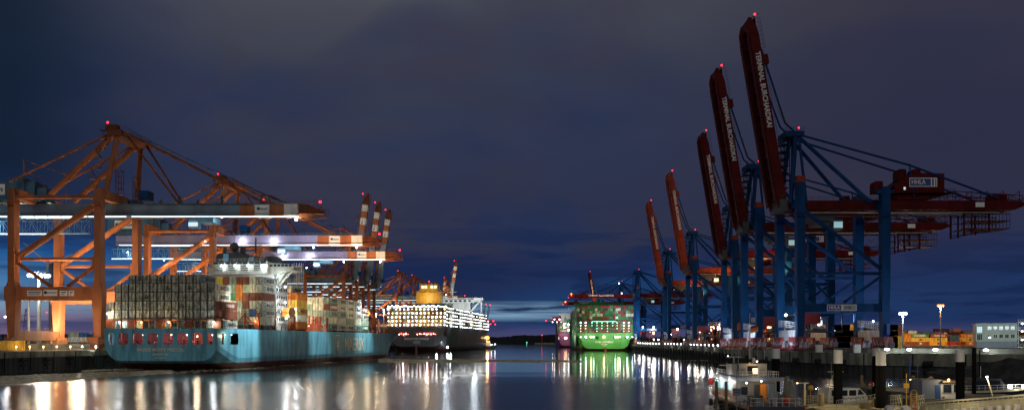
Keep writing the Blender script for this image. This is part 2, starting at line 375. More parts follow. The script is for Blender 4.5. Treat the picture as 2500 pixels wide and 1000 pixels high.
def eurocrane(up, gird, label):
    r = empty('gantry_crane', label=label, cat='crane', group='orange gantry cranes along the left quay')
    node_legs(r, (0, -31), (-17, 17), 58.0, 2.3, 4.0, 'orange_steel', 20.0)
    bogies(r, (0, -31), (-17, 17), 'orange_steel')
    for x in (0, -31):
        m = MB(); m.box(x-.9, x+.9, -14.9, 14.9, 3.4, 6.9); m.rail((x+1, -14.5, 6.9), (x+1, 14.5, 6.9))
        for k in range(7): m.bar((x+1.0, -13+k*4.2, 3.2), (x+1.0, -11+k*4.2, 1.2), .3)
        m.build('sill_beam', 'orange_steel', r)
        m = MB(); m.box(x-1.3, x+1.3, -14.99, 14.99, 54.4, 57.9); m.build('cross_beam', 'orange_steel', r)
    for y in (-17, 17):
        m = MB(); yy0, yy1 = y-1.7, y+1.7
        m.box(-33.6 if True else -31, -1.2, yy0, yy1, 17.7, 22.6)
        m.rail((-29, yy0+.1, 22.6), (-2, yy0+.1, 22.6), step=2.2)
        pb = m.build('portal_beam', 'orange_steel', r)
        for (xa, wa, mt) in ((-22.6, 5.6, 'sign_white'), (-16.9, 5.2, 'sign_white'), (-12.2, 3.0, 'sign_white'), (-9.4, 2.2, 'sign_white')):
            if y > 0: continue
            s = MB().box(xa-wa/2+.2, xa+wa/2-.1, yy0-.14, yy0-.02, 19.3, 21.2 if wa != 5.2 else 21.5).build('sign_plate', mt, r)
            if wa == 5.2:
                text('EUROGATE', .62, 'letter_dark', (xa+.6, yy0-.2, 20.4), parent=s, width=3.4)
                MB().tube((xa-1.7, yy0-.15, 20.5), (xa-1.7, yy0-.19, 20.5), .6, n=10).build('emblem', 'letter_dark', s)
            else:
                q = MB(); q.box(xa-wa/2+.6, xa+wa/2-.5, yy0-.19, yy0-.15, 20.35, 20.75); q.box(xa-wa/2+.6, xa+wa/2-1.0, yy0-.19, yy0-.15, 19.7, 19.95); q.build('lettering', 'letter_dark', s)
        def tb(nm, a, b, rad): MB().tube(a, b, rad, n=10).build(nm, 'orange_steel', r)
        tb('tie_tube', (-30, y, 32.6), (-1, y, 32.6), .62); tb('tie_tube', (-30, y, 55.0), (-1, y, 55.0), .75)
        tb('diagonal_brace', (-30, y, 33.0), (-1.3, y, 52.3), 1.15)
        tb('diagonal_brace', (-30, y, 31.6), (-17.5, y, 22.8), .68); tb('diagonal_brace', (-1.2, y, 30.4), (-11.5, y, 22.8), .68)
        for (x, z) in ((-29.8, 32.2), (-1.3, 31.6)): MB().prism([(x-1, z-2.2), (x-1, z+2.2), (x+1, z+1.2), (x+1, z-1.2)], y-.9, y+.9).build('gusset', 'orange_steel', r)
        ya = y*.62
        tb('frame_leg', (1.0, y*.85, 56), (4.0, ya, 79.4), 1.0)
        tb('back_leg', (-21.5, y*.55, 57), (2.0, ya, 78.6), 1.05)
        tb('backstay', (-37 if y < 0 else -29, y*.5, 62), (.9, ya, 79.2), .42)
    # stair tower up the frame
    m = MB()
    for k in range(6):
        z = 58+k*3.8; x = -2.5+k*.55
        m.bar((x, -15.5+k*.8, z), (x-2.4 if k % 2 else x+2.4, -15.5+k*.8, z+3.7), .9, .14); m.box(x-2.6, x+.2, -16.3+k*.8, -14.7+k*.8, z-.1, z)
        m.rail((x-2.6, -16.3+k*.8, z), (x+.2, -16.3+k*.8, z), step=1.2)
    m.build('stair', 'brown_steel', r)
    m = MB(); m.box(.6, 6.0, -12.5, 12.5, 78.2, 80.4); m.prism([(6.0, 78.2), (6.0, 80.4), (8.8, 78.8)], -11.5, 11.5)
    m.box(.2, 4.4, -12.8, -9.5, 80.4, 82.2); m.box(.2, 4, 8, 12, 80.4, 82)
    for yy in (-13, 13): m.rail((-1, yy, 80.4), (7.4, yy, 80.4), step=1.4)
    m.rail((7.4, -13, 80.4), (7.4, 13, 80.4), step=2); m.box(-1.2, .6, -13, 13, 80.0, 80.2)
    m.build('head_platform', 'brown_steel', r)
    # service masts beside the frame
    for (x, y) in ((4.0, -9), (3.0, 9)):
        m = MB()
        for i in (-1, 1):
            for j in (-1, 1): m.bar((x+i, y+j, 56), (x+i, y+j, 66), .16)
        for k in range(5):
            z = 57+k*2.2; m.rail((x-1.2, y-1.2, z), (x+1.2, y-1.2, z), step=1); m.box(x-1.2, x+1.2, y-1.2, y+1.2, z-.1, z)
        m.build('service_tower', 'brown_steel', r)
    # fixed girder over the quay and behind
    xb = 6.0
    m = MB(); m.box(-52, xb, -2.8, 2.8, 50.8, 54.6); m.box(-52, xb, -3.7, 3.7, 49.9, 50.5)
    m.rail((-52, -3.6, 54.6), (xb, -3.6, 54.6), step=3); m.rail((-52, 3.6, 54.6), (xb, 3.6, 54.6), step=3)
    m.build('girder', gird, r)
    m = MB()
    m.box(-50, 4, -3.62, -3.2, 49.62, 49.88); m.box(-36, -17, -3.0, 1.5, 49.7, 49.88)  # wide panel glows in place of the lamplit girder underside
    m.build('light_strip', 'strip_white', r)
    m = MB()                                                     # lit catwalk and cable trough under the back girder
    for yy in (-7.5, -5.4): m.lattice((-52, yy, 43.2), (-8, yy, 43.2), 4.4, 2.6, .09)
    m.box(-52, -8, -7.5, -5.4, 42.9, 43.15)
    for k in range(9): m.bar((-50+k*5, -5.4, 47.6), (-50+k*5, -4, 50), .2)
    m.build('catwalk', 'lattice_blue', r)
    MB().box(-52, -20, -7.7, -7.55, 42.55, 42.9).build('light_strip', 'strip_white', r)
    h = MB(); h.box(-55, -29.5, -5, 5, 55.9, 62.6); h.box(-29.5, -26, -3.6, 3.6, 55.9, 60.5); h.box(-38, -35, -3, 3, 62.6, 64.6); h.box(-55.4, -26, -6, 6, 55.5, 55.9)
    h.rail((-55, -6, 55.9), (-26, -6, 55.9), step=2)
    for k in range(11): h.box(-54.5+k*2.4, -54.3+k*2.4, -5.06, -4.99, 56.2, 62.3)
    h.rail((-55, -5, 62.6), (-30, -5, 62.6), step=2.2)
    hs = h.build('machinery_house', 'house_blue', r)
    s = MB().box(-51.6, -40.5, -5.24, -5.06, 57.6, 61.6).build('sign_plate', 'sign_white', r)
    text('EUROGATE', 1.15, 'letter_dark', (-45.2, -5.3, 59.4), parent=s, width=8.0, bold=.04)
    MB().tube((-50.4, -5.26, 59.5), (-50.4, -5.3, 59.5), .9, n=12).build('emblem', 'letter_dark', s)
    MB().box(8.4, 12, -3, 3, 56.3, 59.6).box(4, 8.3, -2, 2, 54.7, 56.2).build('cabin', 'crane_blue', r)
    m = MB(); m.bar((-33, -6, 55.5), (-33, -6, 70.4), .3); m.bar((-23, 6, 55.5), (-23, 6, 68), .3); m.bar((-33, -6, 66), (-23, 6, 63), .22); m.bar((-33, -6, 70.4), (-23, 6, 67), .22)
    m.bar((-23, 6, 55.5), (-31, -4, 65), .2); m.build('stay_frame', 'orange_steel', r)
    # boom: built flat with the hinge at the origin, +x outwards
    b = MB().box(0, 40.5, -2.8, 2.8, -1.8, 2.0).box(0, 40.5, -3.7, 3.7, -2.7, -2.1).build('boom', gird, r); b.location = (xb+.1, 0, 52.6)
    Lb = 71.5; zz = -52.6
    def seg(x0, x1, mt): MB().box(x0, x1, -2.8, 2.8, -1.8, 2.0).box(x0, x1, -3.7, 3.7, -2.7, -2.1).build('boom_section', mt, b)
    seg(40.5, 46, 'orange_steel'); seg(46, 51.5, 'white_paint'); seg(51.5, 57, 'orange_steel'); seg(57, 62.4, 'white_paint')
    m = MB(); m.prism([(62.4, -2.7), (62.4, 2), (66, 1.6), (71.5, -.4), (71.5, -1), (66, -2.9)], -2.6, 2.6)
    for yy in (-3.6, 3.6):
        m.lattice((62.4, yy, -.2), (72.5, yy, -1.6), 2.2, 1.3, .09)
        m.bar((60, yy, -3.4), (72, yy, -2.6), .3)
    m.box(62, 72, -3.6, 3.6, -1.75, -1.6); m.rail((57, -3.6, 2.1), (70, -3.6, 2.1), step=1.5); m.rail((57, 3.6, 2.1), (70, 3.6, 2.1), step=1.5)
    m.box(48, 52, -3, 3, 2.1, 2.6); m.bar((48.5, -2.8, 2.2), (48.5, -2.8, 5.2), .3); m.bar((51.6, -2.8, 2.2), (51.6, -2.8, 5.2), .3); m.bar((48.3, -2.8, 5.2), (52, -2.8, 5.2), .4)
    m.bar((52, -2.8, 5.2), (58, -2.8, 2.2), .4); m.bar((52, 2.8, 5.2), (58, 2.8, 2.2), .4)
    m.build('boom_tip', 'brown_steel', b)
    MB().rail((0, -3.6, 2), (57, -3.6, 2), step=2.6).rail((0, 3.6, 2), (57, 3.6, 2), step=2.6).box(0, 57, -3.7, -2.9, 1.9, 2.0).build('handrail', gird, b)
    sgn = MB().box(46.6, 51.2, -2.98, -2.82, -1.5, 1.7).build('sign_plate', 'sign_white', b)
    text('EUROGATE', .7, 'letter_dark', (49.4, -3.02, .0), parent=b, width=3.1, bold=.03); MB().tube((47.4, -2.99, .2), (47.4, -3.03, .2), .6, n=10).build('emblem', 'letter_dark', b)
    m = MB()
    if not up: m.box(0, 62, -3.62, -3.2, -2.98, -2.72)
    else: m.box(0, .5, -3.62, -3.2, -2.98, -2.72)
    m.build('light_strip', 'strip_white', b)
    m = MB()
    for x in (10, 17, 24, 33): MB().box(x, x+.8, -2.2, -1.4, 2.0, 5.0 if x in (17, 33) else 3.6).build('stay_bracket', 'black_paint', b)
    MB().ball((70.8, -3.6, 2.6), .5).build('warning_lamp', 'lamp_red', b)
    if up: b.rotation_euler = (0, -math.radians(82), 0)
    # stays
    hm = b.matrix_basis
    for y in (-1, 1):
        if not up:
            for (xa, za, xe, rr) in ((6.6, 79, 17.5, .42), (7.4, 79.4, 50, .5)):
                MB().tube((xa, 9.5*y, za), (xb+xe, 2.6*y, 54.8), rr, n=6).build('forestay', 'brown_steel', r)
            MB().tube((7, 7*y, 80.6), (xb+55, 2.2*y, 56), .09, n=4).build('hoist_rope', 'cable', r)
        else:
            p = hm @ Vector((34, 2.6*y, 2.2)); k = Vector((p.x*.35-5, 4*y, 92)); k2 = Vector((-3, 5*y, 97))
            MB().tube((3, 9*y, 79.4), k2, .35, n=6).tube(k2, p, .35, n=6).build('forestay', 'brown_steel', r)
            MB().tube((3, 7*y, 80.4), hm @ Vector((55, 2.2*y, 2)), .09, n=4).build('hoist_rope', 'cable', r)
    MB().ball((1, -12.5, 82.9), .4).build('warning_lamp', 'lamp_red', r)
    # trolley with operator cab
    tx = 34 if not up else -12
    m = MB(); m.box(tx-3, tx+3, -4.4, 4.4, 47.6, 49.4); m.box(tx-7, tx-3.4, -2, 1, 45.6, 48.8); m.rail((tx-3, -4.4, 49.4), (tx+3, -4.4, 49.4), step=1.5)
    t = m.build('trolley', 'lattice_blue', r)
    MB().box(tx-7.06, tx-3.5, -2.06, -1.98, 46.2, 47.8).build('cab_window', 'window_cool', t)
    return r

def lamp_part(root, pts, rad, m='lamp_white', name='lamp'):
    for p in pts: MB().ball(p, rad, nu=6, nv=4).build(name, m, root)

E_low = eurocrane(False, 'girder_grey', '')
E_up = eurocrane(True, 'girder_grey', '')
E_low2 = None
EL = [  # pixel of near water-side leg, distance, raised, label
 (243, 340, 0, 'nearest orange gantry crane, long grey boom reaching out past the blue ship\'s grey stack'),
 (520, 446, 0, 'second orange gantry crane, its boom with round logo sign ending above the raised striped booms'),
 (634, 528, 0, 'third orange gantry crane, its boom the lowest of the three long ones'),
 (848, 812, 1, 'leftmost and tallest of the trio of raised striped booms'),
 (880, 862, 1, 'middle one of the trio of raised striped booms'),
 (908, 912, 1, 'rightmost and shortest of the trio of raised striped booms'),
 (968, 1070, 0, 'distant orange gantry crane with peaked frame left of the yellow funnel'),
 (1003, 1140, 0, 'distant orange gantry crane with peaked frame just behind the yellow funnel'),
 (1086, 1500, 1, 'far orange gantry crane with tall raised boom right of the yellow funnel'),
 (1066, 1900, 1, 'farther orange gantry crane with short raised boom just right of the yellow funnel'),
 (1073, 2030, 1, 'far gantry crane with short raised boom, between funnel and tallest far boom'),
]
ecr = []
for i, (px, d, up, lab) in enumerate(EL):
    src = E_up if up else E_low
    o = src if i in (0, 3) else copy_tree(src)
    o.location = ((px-CX)*d/F, d+17, QZ); o['label'] = lab; ecr.append(o)
    if i in (3, 4, 5): o.scale = (1.07,)*3; o.location.x -= 3
# the lower pair of booms is painted violet grey
for o in (ecr[1], ecr[2]):
    for c in kids(o)+[g for k in kids(o) for g in kids(k)]:
        if c.type == 'MESH' and c.name.split('.')[0] in ('girder', 'boom') and c.data.materials[0] == M['girder_grey']:
            c.data = c.data.copy(); c.data.materials[0] = M['violet_grey']
# hoist ropes and spreader under the third crane
o = ecr[2]; m = MB()
for i in (-1.6, -.4, .8, 1.6):
    for j in (-2.6, 2.6): m.tube((18+i*1.3, j, 48), (18+i*1.3, j*.8, 22), .12, n=5)
m.build('hoist_rope', 'rope_steel', o)
m = MB(); m.box(15.5, 20.5, -6, 6, 20.8, 21.5); m.box(16.5, 19.5, -2, 2, 21.5, 23); m.build('spreader', 'yellow_paint', o)
# lights of the cranes: lamps under booms and between frames, plus added unseen spots
K = 1000
UP, HULL = (0, 0, 100), None
def crane_lights(o, spec):
    for q in spec:
        (x, y, z, p, col, vis) = q[:6]
        if len(q) > 6: light((x, y, z), p, col, .5, o, 'SPOT', (x+q[6][0], y+q[6][1], z+q[6][2]), math.radians(q[7]))  # unseen spot added to brighten what it aims at
        elif p: light((x, y, z), p, col, .5, o)
        if vis: MB().ball((x, y-.2, z+.9), vis, nu=6, nv=4).build('floodlight_head', 'lamp_white' if col != SOD else 'lamp_sodium', o)
AMB = (1, .74, .48)
crane_lights(ecr[0], [(-15, 2, 9, 42*K, AMB, 0, (0, .25, 1), 165), (-15, -16, 24, 13*K, AMB, 0, (0, 0, 1), 150), (-15, 4, 46, 7*K, AMB, 0, (0, 1, -.6), 150), (-22, 6, 9, 9*K, AMB, 0, (0, 1, .4), 150),
    (74, -26, 46, 290*K, COOL, 0, (-24, -8, -46), 42), (74, 30, 46, 240*K, COOL, 0, (-14, 16, -46), 40), (68, -4, 47.6, 4500, (1, .95, .75), .5), (40, -3.4, 48.5, 600, COOL, .3), (-42, -9, 45, 900, COOL, .3), (-4, -24, 12, 900, WARM, 0)])
for i, (kk, d_) in ((1, (1., 0)), (2, (1., 0))):
    crane_lights(ecr[i], [(-15, 2, 9, 60*K*kk, (1, .62, .3), 0, (0, .2, 1), 165), (-12, -22, 16, 48*K, (1, .6, .28), 0, (0, .35, 1), 150), (-15, 4, 46, 8*K, SOD, 0, (0, 1, -.5), 150),
      (40, -20, 38, 16*K, (.8, .8, 1), 0, (0, 14, 12), 150), (62, -16, 42, 15*K, SOD, 0, (0, 10, 9), 140), (76, 0 if i == 1 else 10, 44, 300*K, COOL, 0, (-20, 6, -44), 56 if i == 1 else 70),
      (10, -5, 51.5, 1500, WHT, .5), (25, -5, 51.5, 1500, WHT, .5), (45, -4.6, 47.6, 2500, COOL, .45), (66, -4.6, 47.6, 3000, WARM, .45), (-3, -19, 49, 400, WARM, .3)])
crane_lights(ecr[2], [(8, -6, 45, 900, WARM, .75)])
crane_lights(ecr[1], [(-22, -20, 40, 1200, WARM, .3), (-31, -20, 30, 900, SOD, .3), (-44, -8, 45, 900, WHT, .35), (2, -20, 26, 1200, SOD, .3)])
crane_lights(ecr[2], [(-24, -20, 42, 1500, WARM, .35), (-38, -8, 45, 1200, WHT, .4), (2, -20, 30, 1500, SOD, .35), (24, -6, 44, 1200, WHT, .4)])
crane_lights(ecr[4], [(2, -20, 14, 2500, SOD, .5), (-12, -20, 20, 2500, WARM, .5), (-24, -20, 38, 2500, WARM, .45)])
for i, pw in ((3, 30), (4, 26), (5, 34)):
    crane_lights(ecr[i], [(-14, -26, 14, pw*K, SOD, 0, (0, .4, 1), 150), (12, -34, 80, 22*K, (1, .8, .6), 0, (0, 34, 30), 140)])
crane_lights(ecr[6], [(-14, -30, 40, 18*K, SOD, 0, (0, .6, 1), 150), (2, -26, 40, 2*K, WHT, 1.0), (50, -24, 34, 30*K, WARM, 0, (0, 20, 14), 150)])
crane_lights(ecr[7], [(-14, -30, 46, 18*K, SOD, 0, (0, .6, 1), 150), (55, -24, 34, 30*K, WARM, 0, (0, 20, 14), 150), (30, -8, 58, 1500, WARM, .7), (42, -8, 58, 1500, WARM, .7)])
crane_lights(ecr[8], [(8, -50, 80, 90*K, WARM, 0, (0, 40, 20), 120)])
crane_lights(ecr[9], [(8, -50, 80, 90*K, WARM, 0, (0, 40, 20), 120)])

# far dark cranes beyond the black ship
def lattice_crane(px, d, up, label, cloud):
    r = empty('gantry_crane', ((px-CX)*d/F, d, QZ), label=label, cat='crane', group='small dark cranes beyond the black ship')
    m = MB()
    for x in (0, -24):
        for y in (-10, 10): m.bar((x, y, 0), (x, y, 44), 1.8)
    for y in (-10, 10): m.bar((-24, y, 20), (0, y, 20), 1.6); m.bar((-24, y, 20), (0, y, 44), 1.2)
    m.build('frame', 'dark_steel', r)
    m = MB(); m.bar((-40, 0, 44), (6, 0, 44), 3)
    for y in (-6, 6): m.bar((0, y, 44), (2, y*.4, 66), 1.2); m.bar((-20, y, 44), (0, y*.4, 66), 1.0)
    m.build('girder', 'dark_steel', r)
    b = MB(); q = Vector((16, 0, 104)) if up else Vector((66, 0, 46)); p0 = Vector((6, 0, 45))
    b.lattice(p0+Vector((0, -3, 0)), q+Vector((0, -3, 0)), 4, 6, .45, off=(-1, 0, .1) if up else (0, 0, 1)); b.lattice(p0+Vector((0, 3, 0)), q+Vector((0, 3, 0)), 4, 6, .45, off=(-1, 0, .1) if up else (0, 0, 1))
    b.bar((2, 0, 66), p0.lerp(q, .7), .7); b.build('boom', 'dark_steel', r)
    lamp_part(r, [q+Vector((0, -4, 1))]+([] if up else [p0.lerp(q, .8)+Vector((0, -4, 2))]), 1.6 if up else 1.8, 'lamp_red', 'warning_lamp')
    if not up: lamp_part(r, [p0.lerp(q, k)+Vector((0, -4, -3)) for k in (.2, .45, .7)], 1.3, 'lamp_white', 'lamp')
    return r
lattice_crane(1172, 2650, 1, 'small dark crane with raised lattice boom above the black ship\'s bow', 0)
lattice_crane(1183, 2700, 1, 'small dark crane with raised boom, the rightmost of the far left-bank pair', 0)
lattice_crane(1148, 2500, 0, 'small dark crane with lowered lattice boom tipped with red lamps at the channel', 0)
lattice_crane(1132, 2100, 0, 'small dark crane with lowered boom half hidden behind the black ship\'s bridge', 0)

# ================================================================= blue and red cranes of the right terminal (water side = -x)
def hcrane(up):
    r = empty('gantry_crane', label='', cat='crane', group='blue and red gantry cranes along the right quay')
    for x, zt in ((0, 51.8), (26, 50.4)):
        for y in (-11, 11):
            m = MB(); m.bar((x, y, 4), (x, y, 14), 2.0, 2.6, 2.5, 2.9, up=(0, 1, 0)); m.box(x-1.25, x+1.25, y-1.45, y+1.45, 14, zt)
            m.box(x-1.9, x+1.9, y-2.1, y-1.5, 41.2, 41.4); m.rail((x-1.9, y-2.1, 41.4), (x+1.9, y-2.1, 41.4), step=1)
            if x == 26: m.tube((x+1.8, y, 14), (x+1.8, y, 44), .12, n=5)
            l = m.build('leg', 'crane_blue', r)
            if x == 0: MB().box(x-1.3, x+1.3, y-1.5, y+1.5, zt, zt+1.9).build('leg_cap', 'rust_red', l)
            else:
                MB().bar((x-2.6, y, zt-1.5), (x+2.6, y, zt-1.5), 2.4, 1.0).build('leg_head', 'crane_blue', l)
                MB().box(x+.1, x+1.1, y-1.52, y-1.46, 5.2, 8.4).build('number_plate', 'sign_blue', l)
        m = MB(); m.box(x-.7, x+.7, -9.5, 9.5, 3.2, 6.6); m.rail((x-.8, -9, 6.6), (x-.8, 9, 7.6), step=1.5, r=.09); m.rail((x-.8, -9, 7.8), (x-.8, 9, 8.8), step=1.5, r=.09)
        m.build('sill_beam', 'panel_grey', r)
        m = MB(); m.box(x-1.1, x+1.1, -9.5, 9.5, 44.6, 46.2); m.build('cross_beam', 'crane_blue', r)
    bogies(r, (0, 26), (-9, 9), 'bogie_red', wide=3.0, spread=11, n=7)
    for x in (0, 26):                                                # pale graffiti-like paint on the bogies
        for y in (-9, 9):
            m = MB()
            for k in range(16):
                yy = y-5+k*.66; a = R.uniform(1.3, 3.2)
                m.bar((x-1.42, yy, a-R.uniform(.5, 1)), (x-1.42, yy+R.uniform(.2, .9), a+R.uniform(.2, .9)), .06, .32)
            for k in range(6):
                xx = x-1.2+k*.5; m.bar((xx, y-5.6, 1.0), (xx+.3, y-5.6, 3.0+.8*math.sin(k*2.)), .32, .06)
                m.bar((xx, y-5.6, 3.0), (xx+.35, y-5.6, 1.4), .28, .06)
            m.build('painted_letters', 'panel_grey', r)
    for y in (-11, 11):
        pb = MB().box(1.25, 24.75, y-1.0, y+1.0, 12.1, 14.6).rail((2, y-1, 14.6), (24, y-1, 14.6), step=2).build('portal_beam', 'crane_blue', r)
        if y < 0:
            s = MB().box(8.0, 17.0, y-1.16, y-1.02, 12.4, 14.3).build('sign_plate', 'sign_white', r)
            MB().box(8.15, 12.3, y-1.22, y-1.18, 12.55, 14.15).build('sign_field', 'sign_blue', s)
            MB().box(12.9, 16.85, y-1.22, y-1.18, 12.55, 14.15).build('sign_field', 'pole_grey', s)
            text('HHLA', .95, 'letter_white', (10.2, y-1.25, 13.35), parent=s, width=3.3); text('CTB', .8, 'letter_dark', (14.4, y-1.25, 13.35), parent=s, width=1.8)
        def tb(nm, a, b, rad, mt='crane_blue', n=8): MB().tube(a, b, rad, n=n).build(nm, mt, r)
        tb('tie_tube', (1, y, 23.9), (25, y, 23.9), .5); tb('diagonal_brace', (1, y, 43.5), (25, y, 25.2), .62)
        tb('diagonal_brace', (1, y, 24.4), (10.5, y, 15), .42); tb('diagonal_brace', (25, y, 23), (13.5, y, 15), .42)
        tb('frame_leg', (-1.5, y*.6, 46), (1, y*.3, 68), .75); tb('frame_leg', (3.0, y*.7, 46), (2, y*.3, 68), .45)
        tb('back_leg', (2.5, y*.3, 67.0), (23.5 if y < 0 else 21.5, y*.55, 46.5), .62)
        tb('backstay', (2.8, y*.3, 68), (36, y*.5, 58.2), .34); tb('backstay', (36, y*.5, 58.2), (64, y*.5, 47.8), .34)
        tb('stay_post', (37.5 if y < 0 else 35, y*.5, 48), (36, y*.5, 58.6), .25)
    m = MB()                                                        # stair and ladder clutter in the mast
    for k in range(9):
        z = 47+k*2.3; m.box(-3.6, -.8, -3, 3, z, z+.12); m.rail((-3.6, -3, z), (-.8, -3, z), step=1); m.bar((-3.4, -2, z), (-1.2, -2, z+2.3), .5, .1)
    for x in (-3.6, -.8):
        for y in (-3, 3): m.bar((x, y, 45), (x, y, 67), .25)
    m.bar((-3.5, 0, 66), (2, 0, 68.6), 1.2, .8)
    m.build('mast_stair', 'crane_blue', r)
    m = MB(); m.box(-2.5, 3.4, -4.5, 4.5, 67.6, 69.2); m.rail((-2.5, -4.5, 69.2), (3.4, -4.5, 69.2), step=1); m.build('head_platform', 'crane_blue', r)
    MB().ball((1.6, -4.6, 70.1), .28).build('warning_lamp', 'lamp_red', r)
    # main girders
    for y in (-4.6, 4.6):
        m = MB(); m.box(-3.2, 66.0, y-.7, y+.7, 44.3, 47.2); m.box(-3.2, 66, y-1.2, y+1.2, 43.4, 43.7); m.rail((3, y-1.2, 47.2), (66, y-1.2, 47.2), step=2.2)
        for k in range(22): m.box(k*3., k*3.+.12, y-.78, y-.7, 44.4, 47.1)
        m.build('girder', 'crane_red', r)
    m = MB()
    tie = MB().box(-.3, .3, -3.9, 3.9, 45, 46.4).mesh('cross_tie', 'crane_red')
    for k in range(13): q = bpy.data.objects.new('cross_tie', tie); C.objects.link(q); q.parent = r; q.location = (-1.7+k*5, 0, 0)
    m.box(62, 70, -5, 5, 44.5, 45.2); m.box(64, 68, -3, 3, 47.3, 49.6); m.lattice((50, -4.6, 48.6), (72, -4.6, 47.2), 1.6, 4, .12); m.lattice((50, 4.6, 48.6), (72, 4.6, 47.2), 1.6, 4, .12)
    for k in range(5): m.bar((47+k*5, -4.6, 47.3), (51+k*5, -4.6, 50.2), .16); m.bar((51+k*5, -4.6, 50.2), (51+k*5, -4.6, 47.3), .16)
    m.prism([(66, 44.3), (66, 47.2), (71, 47), (73, 46.2), (73, 45.8), (70, 44.6)], -5.2, 5.2)
    m.rail((66, -5.2, 47.2), (73.2, -5.2, 46.4), step=1.2)
    m.build('girder_end', 'crane_red', r)
    m = MB()                                                        # hanging maintenance platform
    for y in (-4.5, 4.5):
        for z in (38.6, 40.9, 43): m.bar((54, y, z-1.4*(z < 40)), (68, y, z), .22)
        for k in range(12): m.bar((56+k*1.1, y, 38.7), (56+k*1.1, y, 43.4), .12)
        m.bar((53.6, y, 36.2), (53.6, y, 43.5), .5); m.bar((56, y, 36.4), (56, y, 43.5), .4); m.bar((61.5, y, 37.4), (61.5, y, 43.5), .5); m.bar((53.6, y, 36.2), (61.5, y, 38.2), .25)
    m.box(54, 68, -4.5, 4.5, 38.4, 38.6); m.box(56, 68, -4.5, 4.5, 40.8, 40.95); m.build('hanging_platform', 'crane_red', r)
    m = MB()
    for k in range(8):
        x0 = 22+k*4.; pts = [(x0+4*t/6, -3, 43.2-2.8*(1-(2*t/6-1)**2)) for t in range(7)]; MB().path(pts, .07, 4).build('festoon_cable', 'cable', r)
    m = MB(); m.box(2, 64, -6.2, -5.7, 43.2, 43.35); m.build('cable_tray', 'gangway_cream', r)
    h = MB(); h.prism([(31.5, 49.6), (31.5, 52), (36, 55.4), (39, 55.8), (47, 55.6), (47, 49.6)], -5.5, 5.5); h.prism([(33, 47.6), (32, 49.5), (50, 49.5), (41, 47.6)], -4, 4)
    for x in (35.2, 39.8, 27.8): h.prism([(x-1.4, 54 if x > 30 else 50), (x-1.4, 57 if x > 30 else 53.2), (x-.9, 57.6 if x > 30 else 53.8), (x+1.2, 57.6 if x > 30 else 53.8), (x+1.6, 54 if x > 30 else 50)], -2, 2)
    h.rail((31, -6.2, 49.6), (50, -6.2, 49.6), step=1.2); h.box(30.5, 50, -6.2, 6.2, 49.5, 49.58)
    for k in range(13): h.box(36.4+k*.85, 36.5+k*.85, -5.58, -5.49, 49.8, 55.3)
    hs = h.build('machinery_house', 'crane_red', r)
    s = MB().box(35.9, 44.6, -5.78, -5.62, 51.4, 54.2).build('sign_plate', 'sign_white', r)
    MB().box(36.1, 42.6, -5.84, -5.8, 51.65, 53.95).build('sign_field', 'sign_blue', s); text('HHLA', 1.45, 'letter_white', (38.7, -5.88, 52.8), parent=s, width=4.4, bold=.03)
    MB().box(43.0, 43.5, -5.84, -5.8, 51.65, 53.95).box(44.0, 44.3, -5.84, -5.8, 51.65, 53.95).build('sign_stripe', 'sign_blue', s)
    MB().box(34.2, 34.8, -5.6, -5.5, 50.5, 51.3).build('window', 'window_cool', hs)
    for x in (56.8,): MB().box(x, x+2.8, -5.48, -5.42, 45.1, 46.6).build('sign_plate', 'sign_white', r)
    m = MB(); m.box(6, 13, -4, 4, 41, 43); m.box(13.4, 16.4, -2, 1, 38.4, 41.8); m.rail((6, -4, 43), (13, -4, 43), step=1.2); m.box(7, 12, -3, 3, 39.6, 41)
    t = m.build('trolley', 'dark_steel', r); MB().box(13.5, 16.3, -2.06, -2, 39, 41).build('cab_window', 'glass_lit', t)
    # lashing cab and spreader hanging over the portal
    m = MB(); m.box(3.5, 9, -3, 3, 8.6, 12); m.box(3.9, 8.4, -3.06, -2.98, 9.4, 11.4); m.build('lashing_cage', 'bogie_red', r)
    m = MB(); m.box(2, 15, -6, 6, 5.8, 6.3); m.box(7, 11, -2, 2, 6.3, 7.2); 
    for x in (3.2, 15): m.box(x, x+.2, -5, -4.8, 6.3, 12)
    m.build('spreader', 'dark_steel', r)
    # boom, flat with the hinge at the origin and -x outwards
    m = MB()
    for y in (-4.6, 4.6):
        m.box(-54.5, 0, y-.62, y+.62, -1.45, 1.45); m.box(-54.5, -1, y-1.1, y+1.1, -2.1, -1.85)
        for k in range(18): m.box(-55+k*3.05, -54.9+k*3.05, y-.7, y-.62, -1.35, 1.35)
        for k in range(15): m.box(-54+k*3.6, -53.7+k*3.6, y-1.5, y-1.1, -2.3, -1.7)
    b = m.build('boom', 'crane_red', r); b.location = (-3.6, 0, 45.4)
    m = MB(); pf = [(-54.5, -2.1), (-54.5, 1.45), (-57.5, 1.0), (-60.2, -.4), (-60.2, -1.0), (-57.5, -2.0)]; m.prism(pf, -5.2, -3.8); m.prism(pf, 3.8, 5.2)
    m.box(-59.8, -57.2, -3.7, 3.7, -1.2, .6)
    tie = MB().box(-.35, .35, -3.95, 3.95, -.8, .5).mesh('cross_tie', 'crane_red')
    for k in range(8): q = bpy.data.objects.new('cross_tie', tie); C.objects.link(q); q.parent = b; q.location = (-52+k*7, 0, 0)
    m.rail((-59.5, -5.2, 1.4), (-50, -5.2, 1.6), step=1.2); m.box(-48, -45, -5, -3.5, 1.5, 3.2); m.box(-60, -58, -5, 5, .9, 1.1); m.bar((-60, -4, 0), (-61.2, -4, 2.6), .3)
    m.build('boom_tip', 'crane_red', b)
    MB().rail((-50, -3.4, 1.5), (-2, -3.4, 1.5), step=2.4).build('handrail', 'crane_red', b)
    t = text('TERMINAL BURCHARDKAI', 1.55, 'letter_white', (-30.5, -5.32, 0), parent=b, width=24, bold=.035)
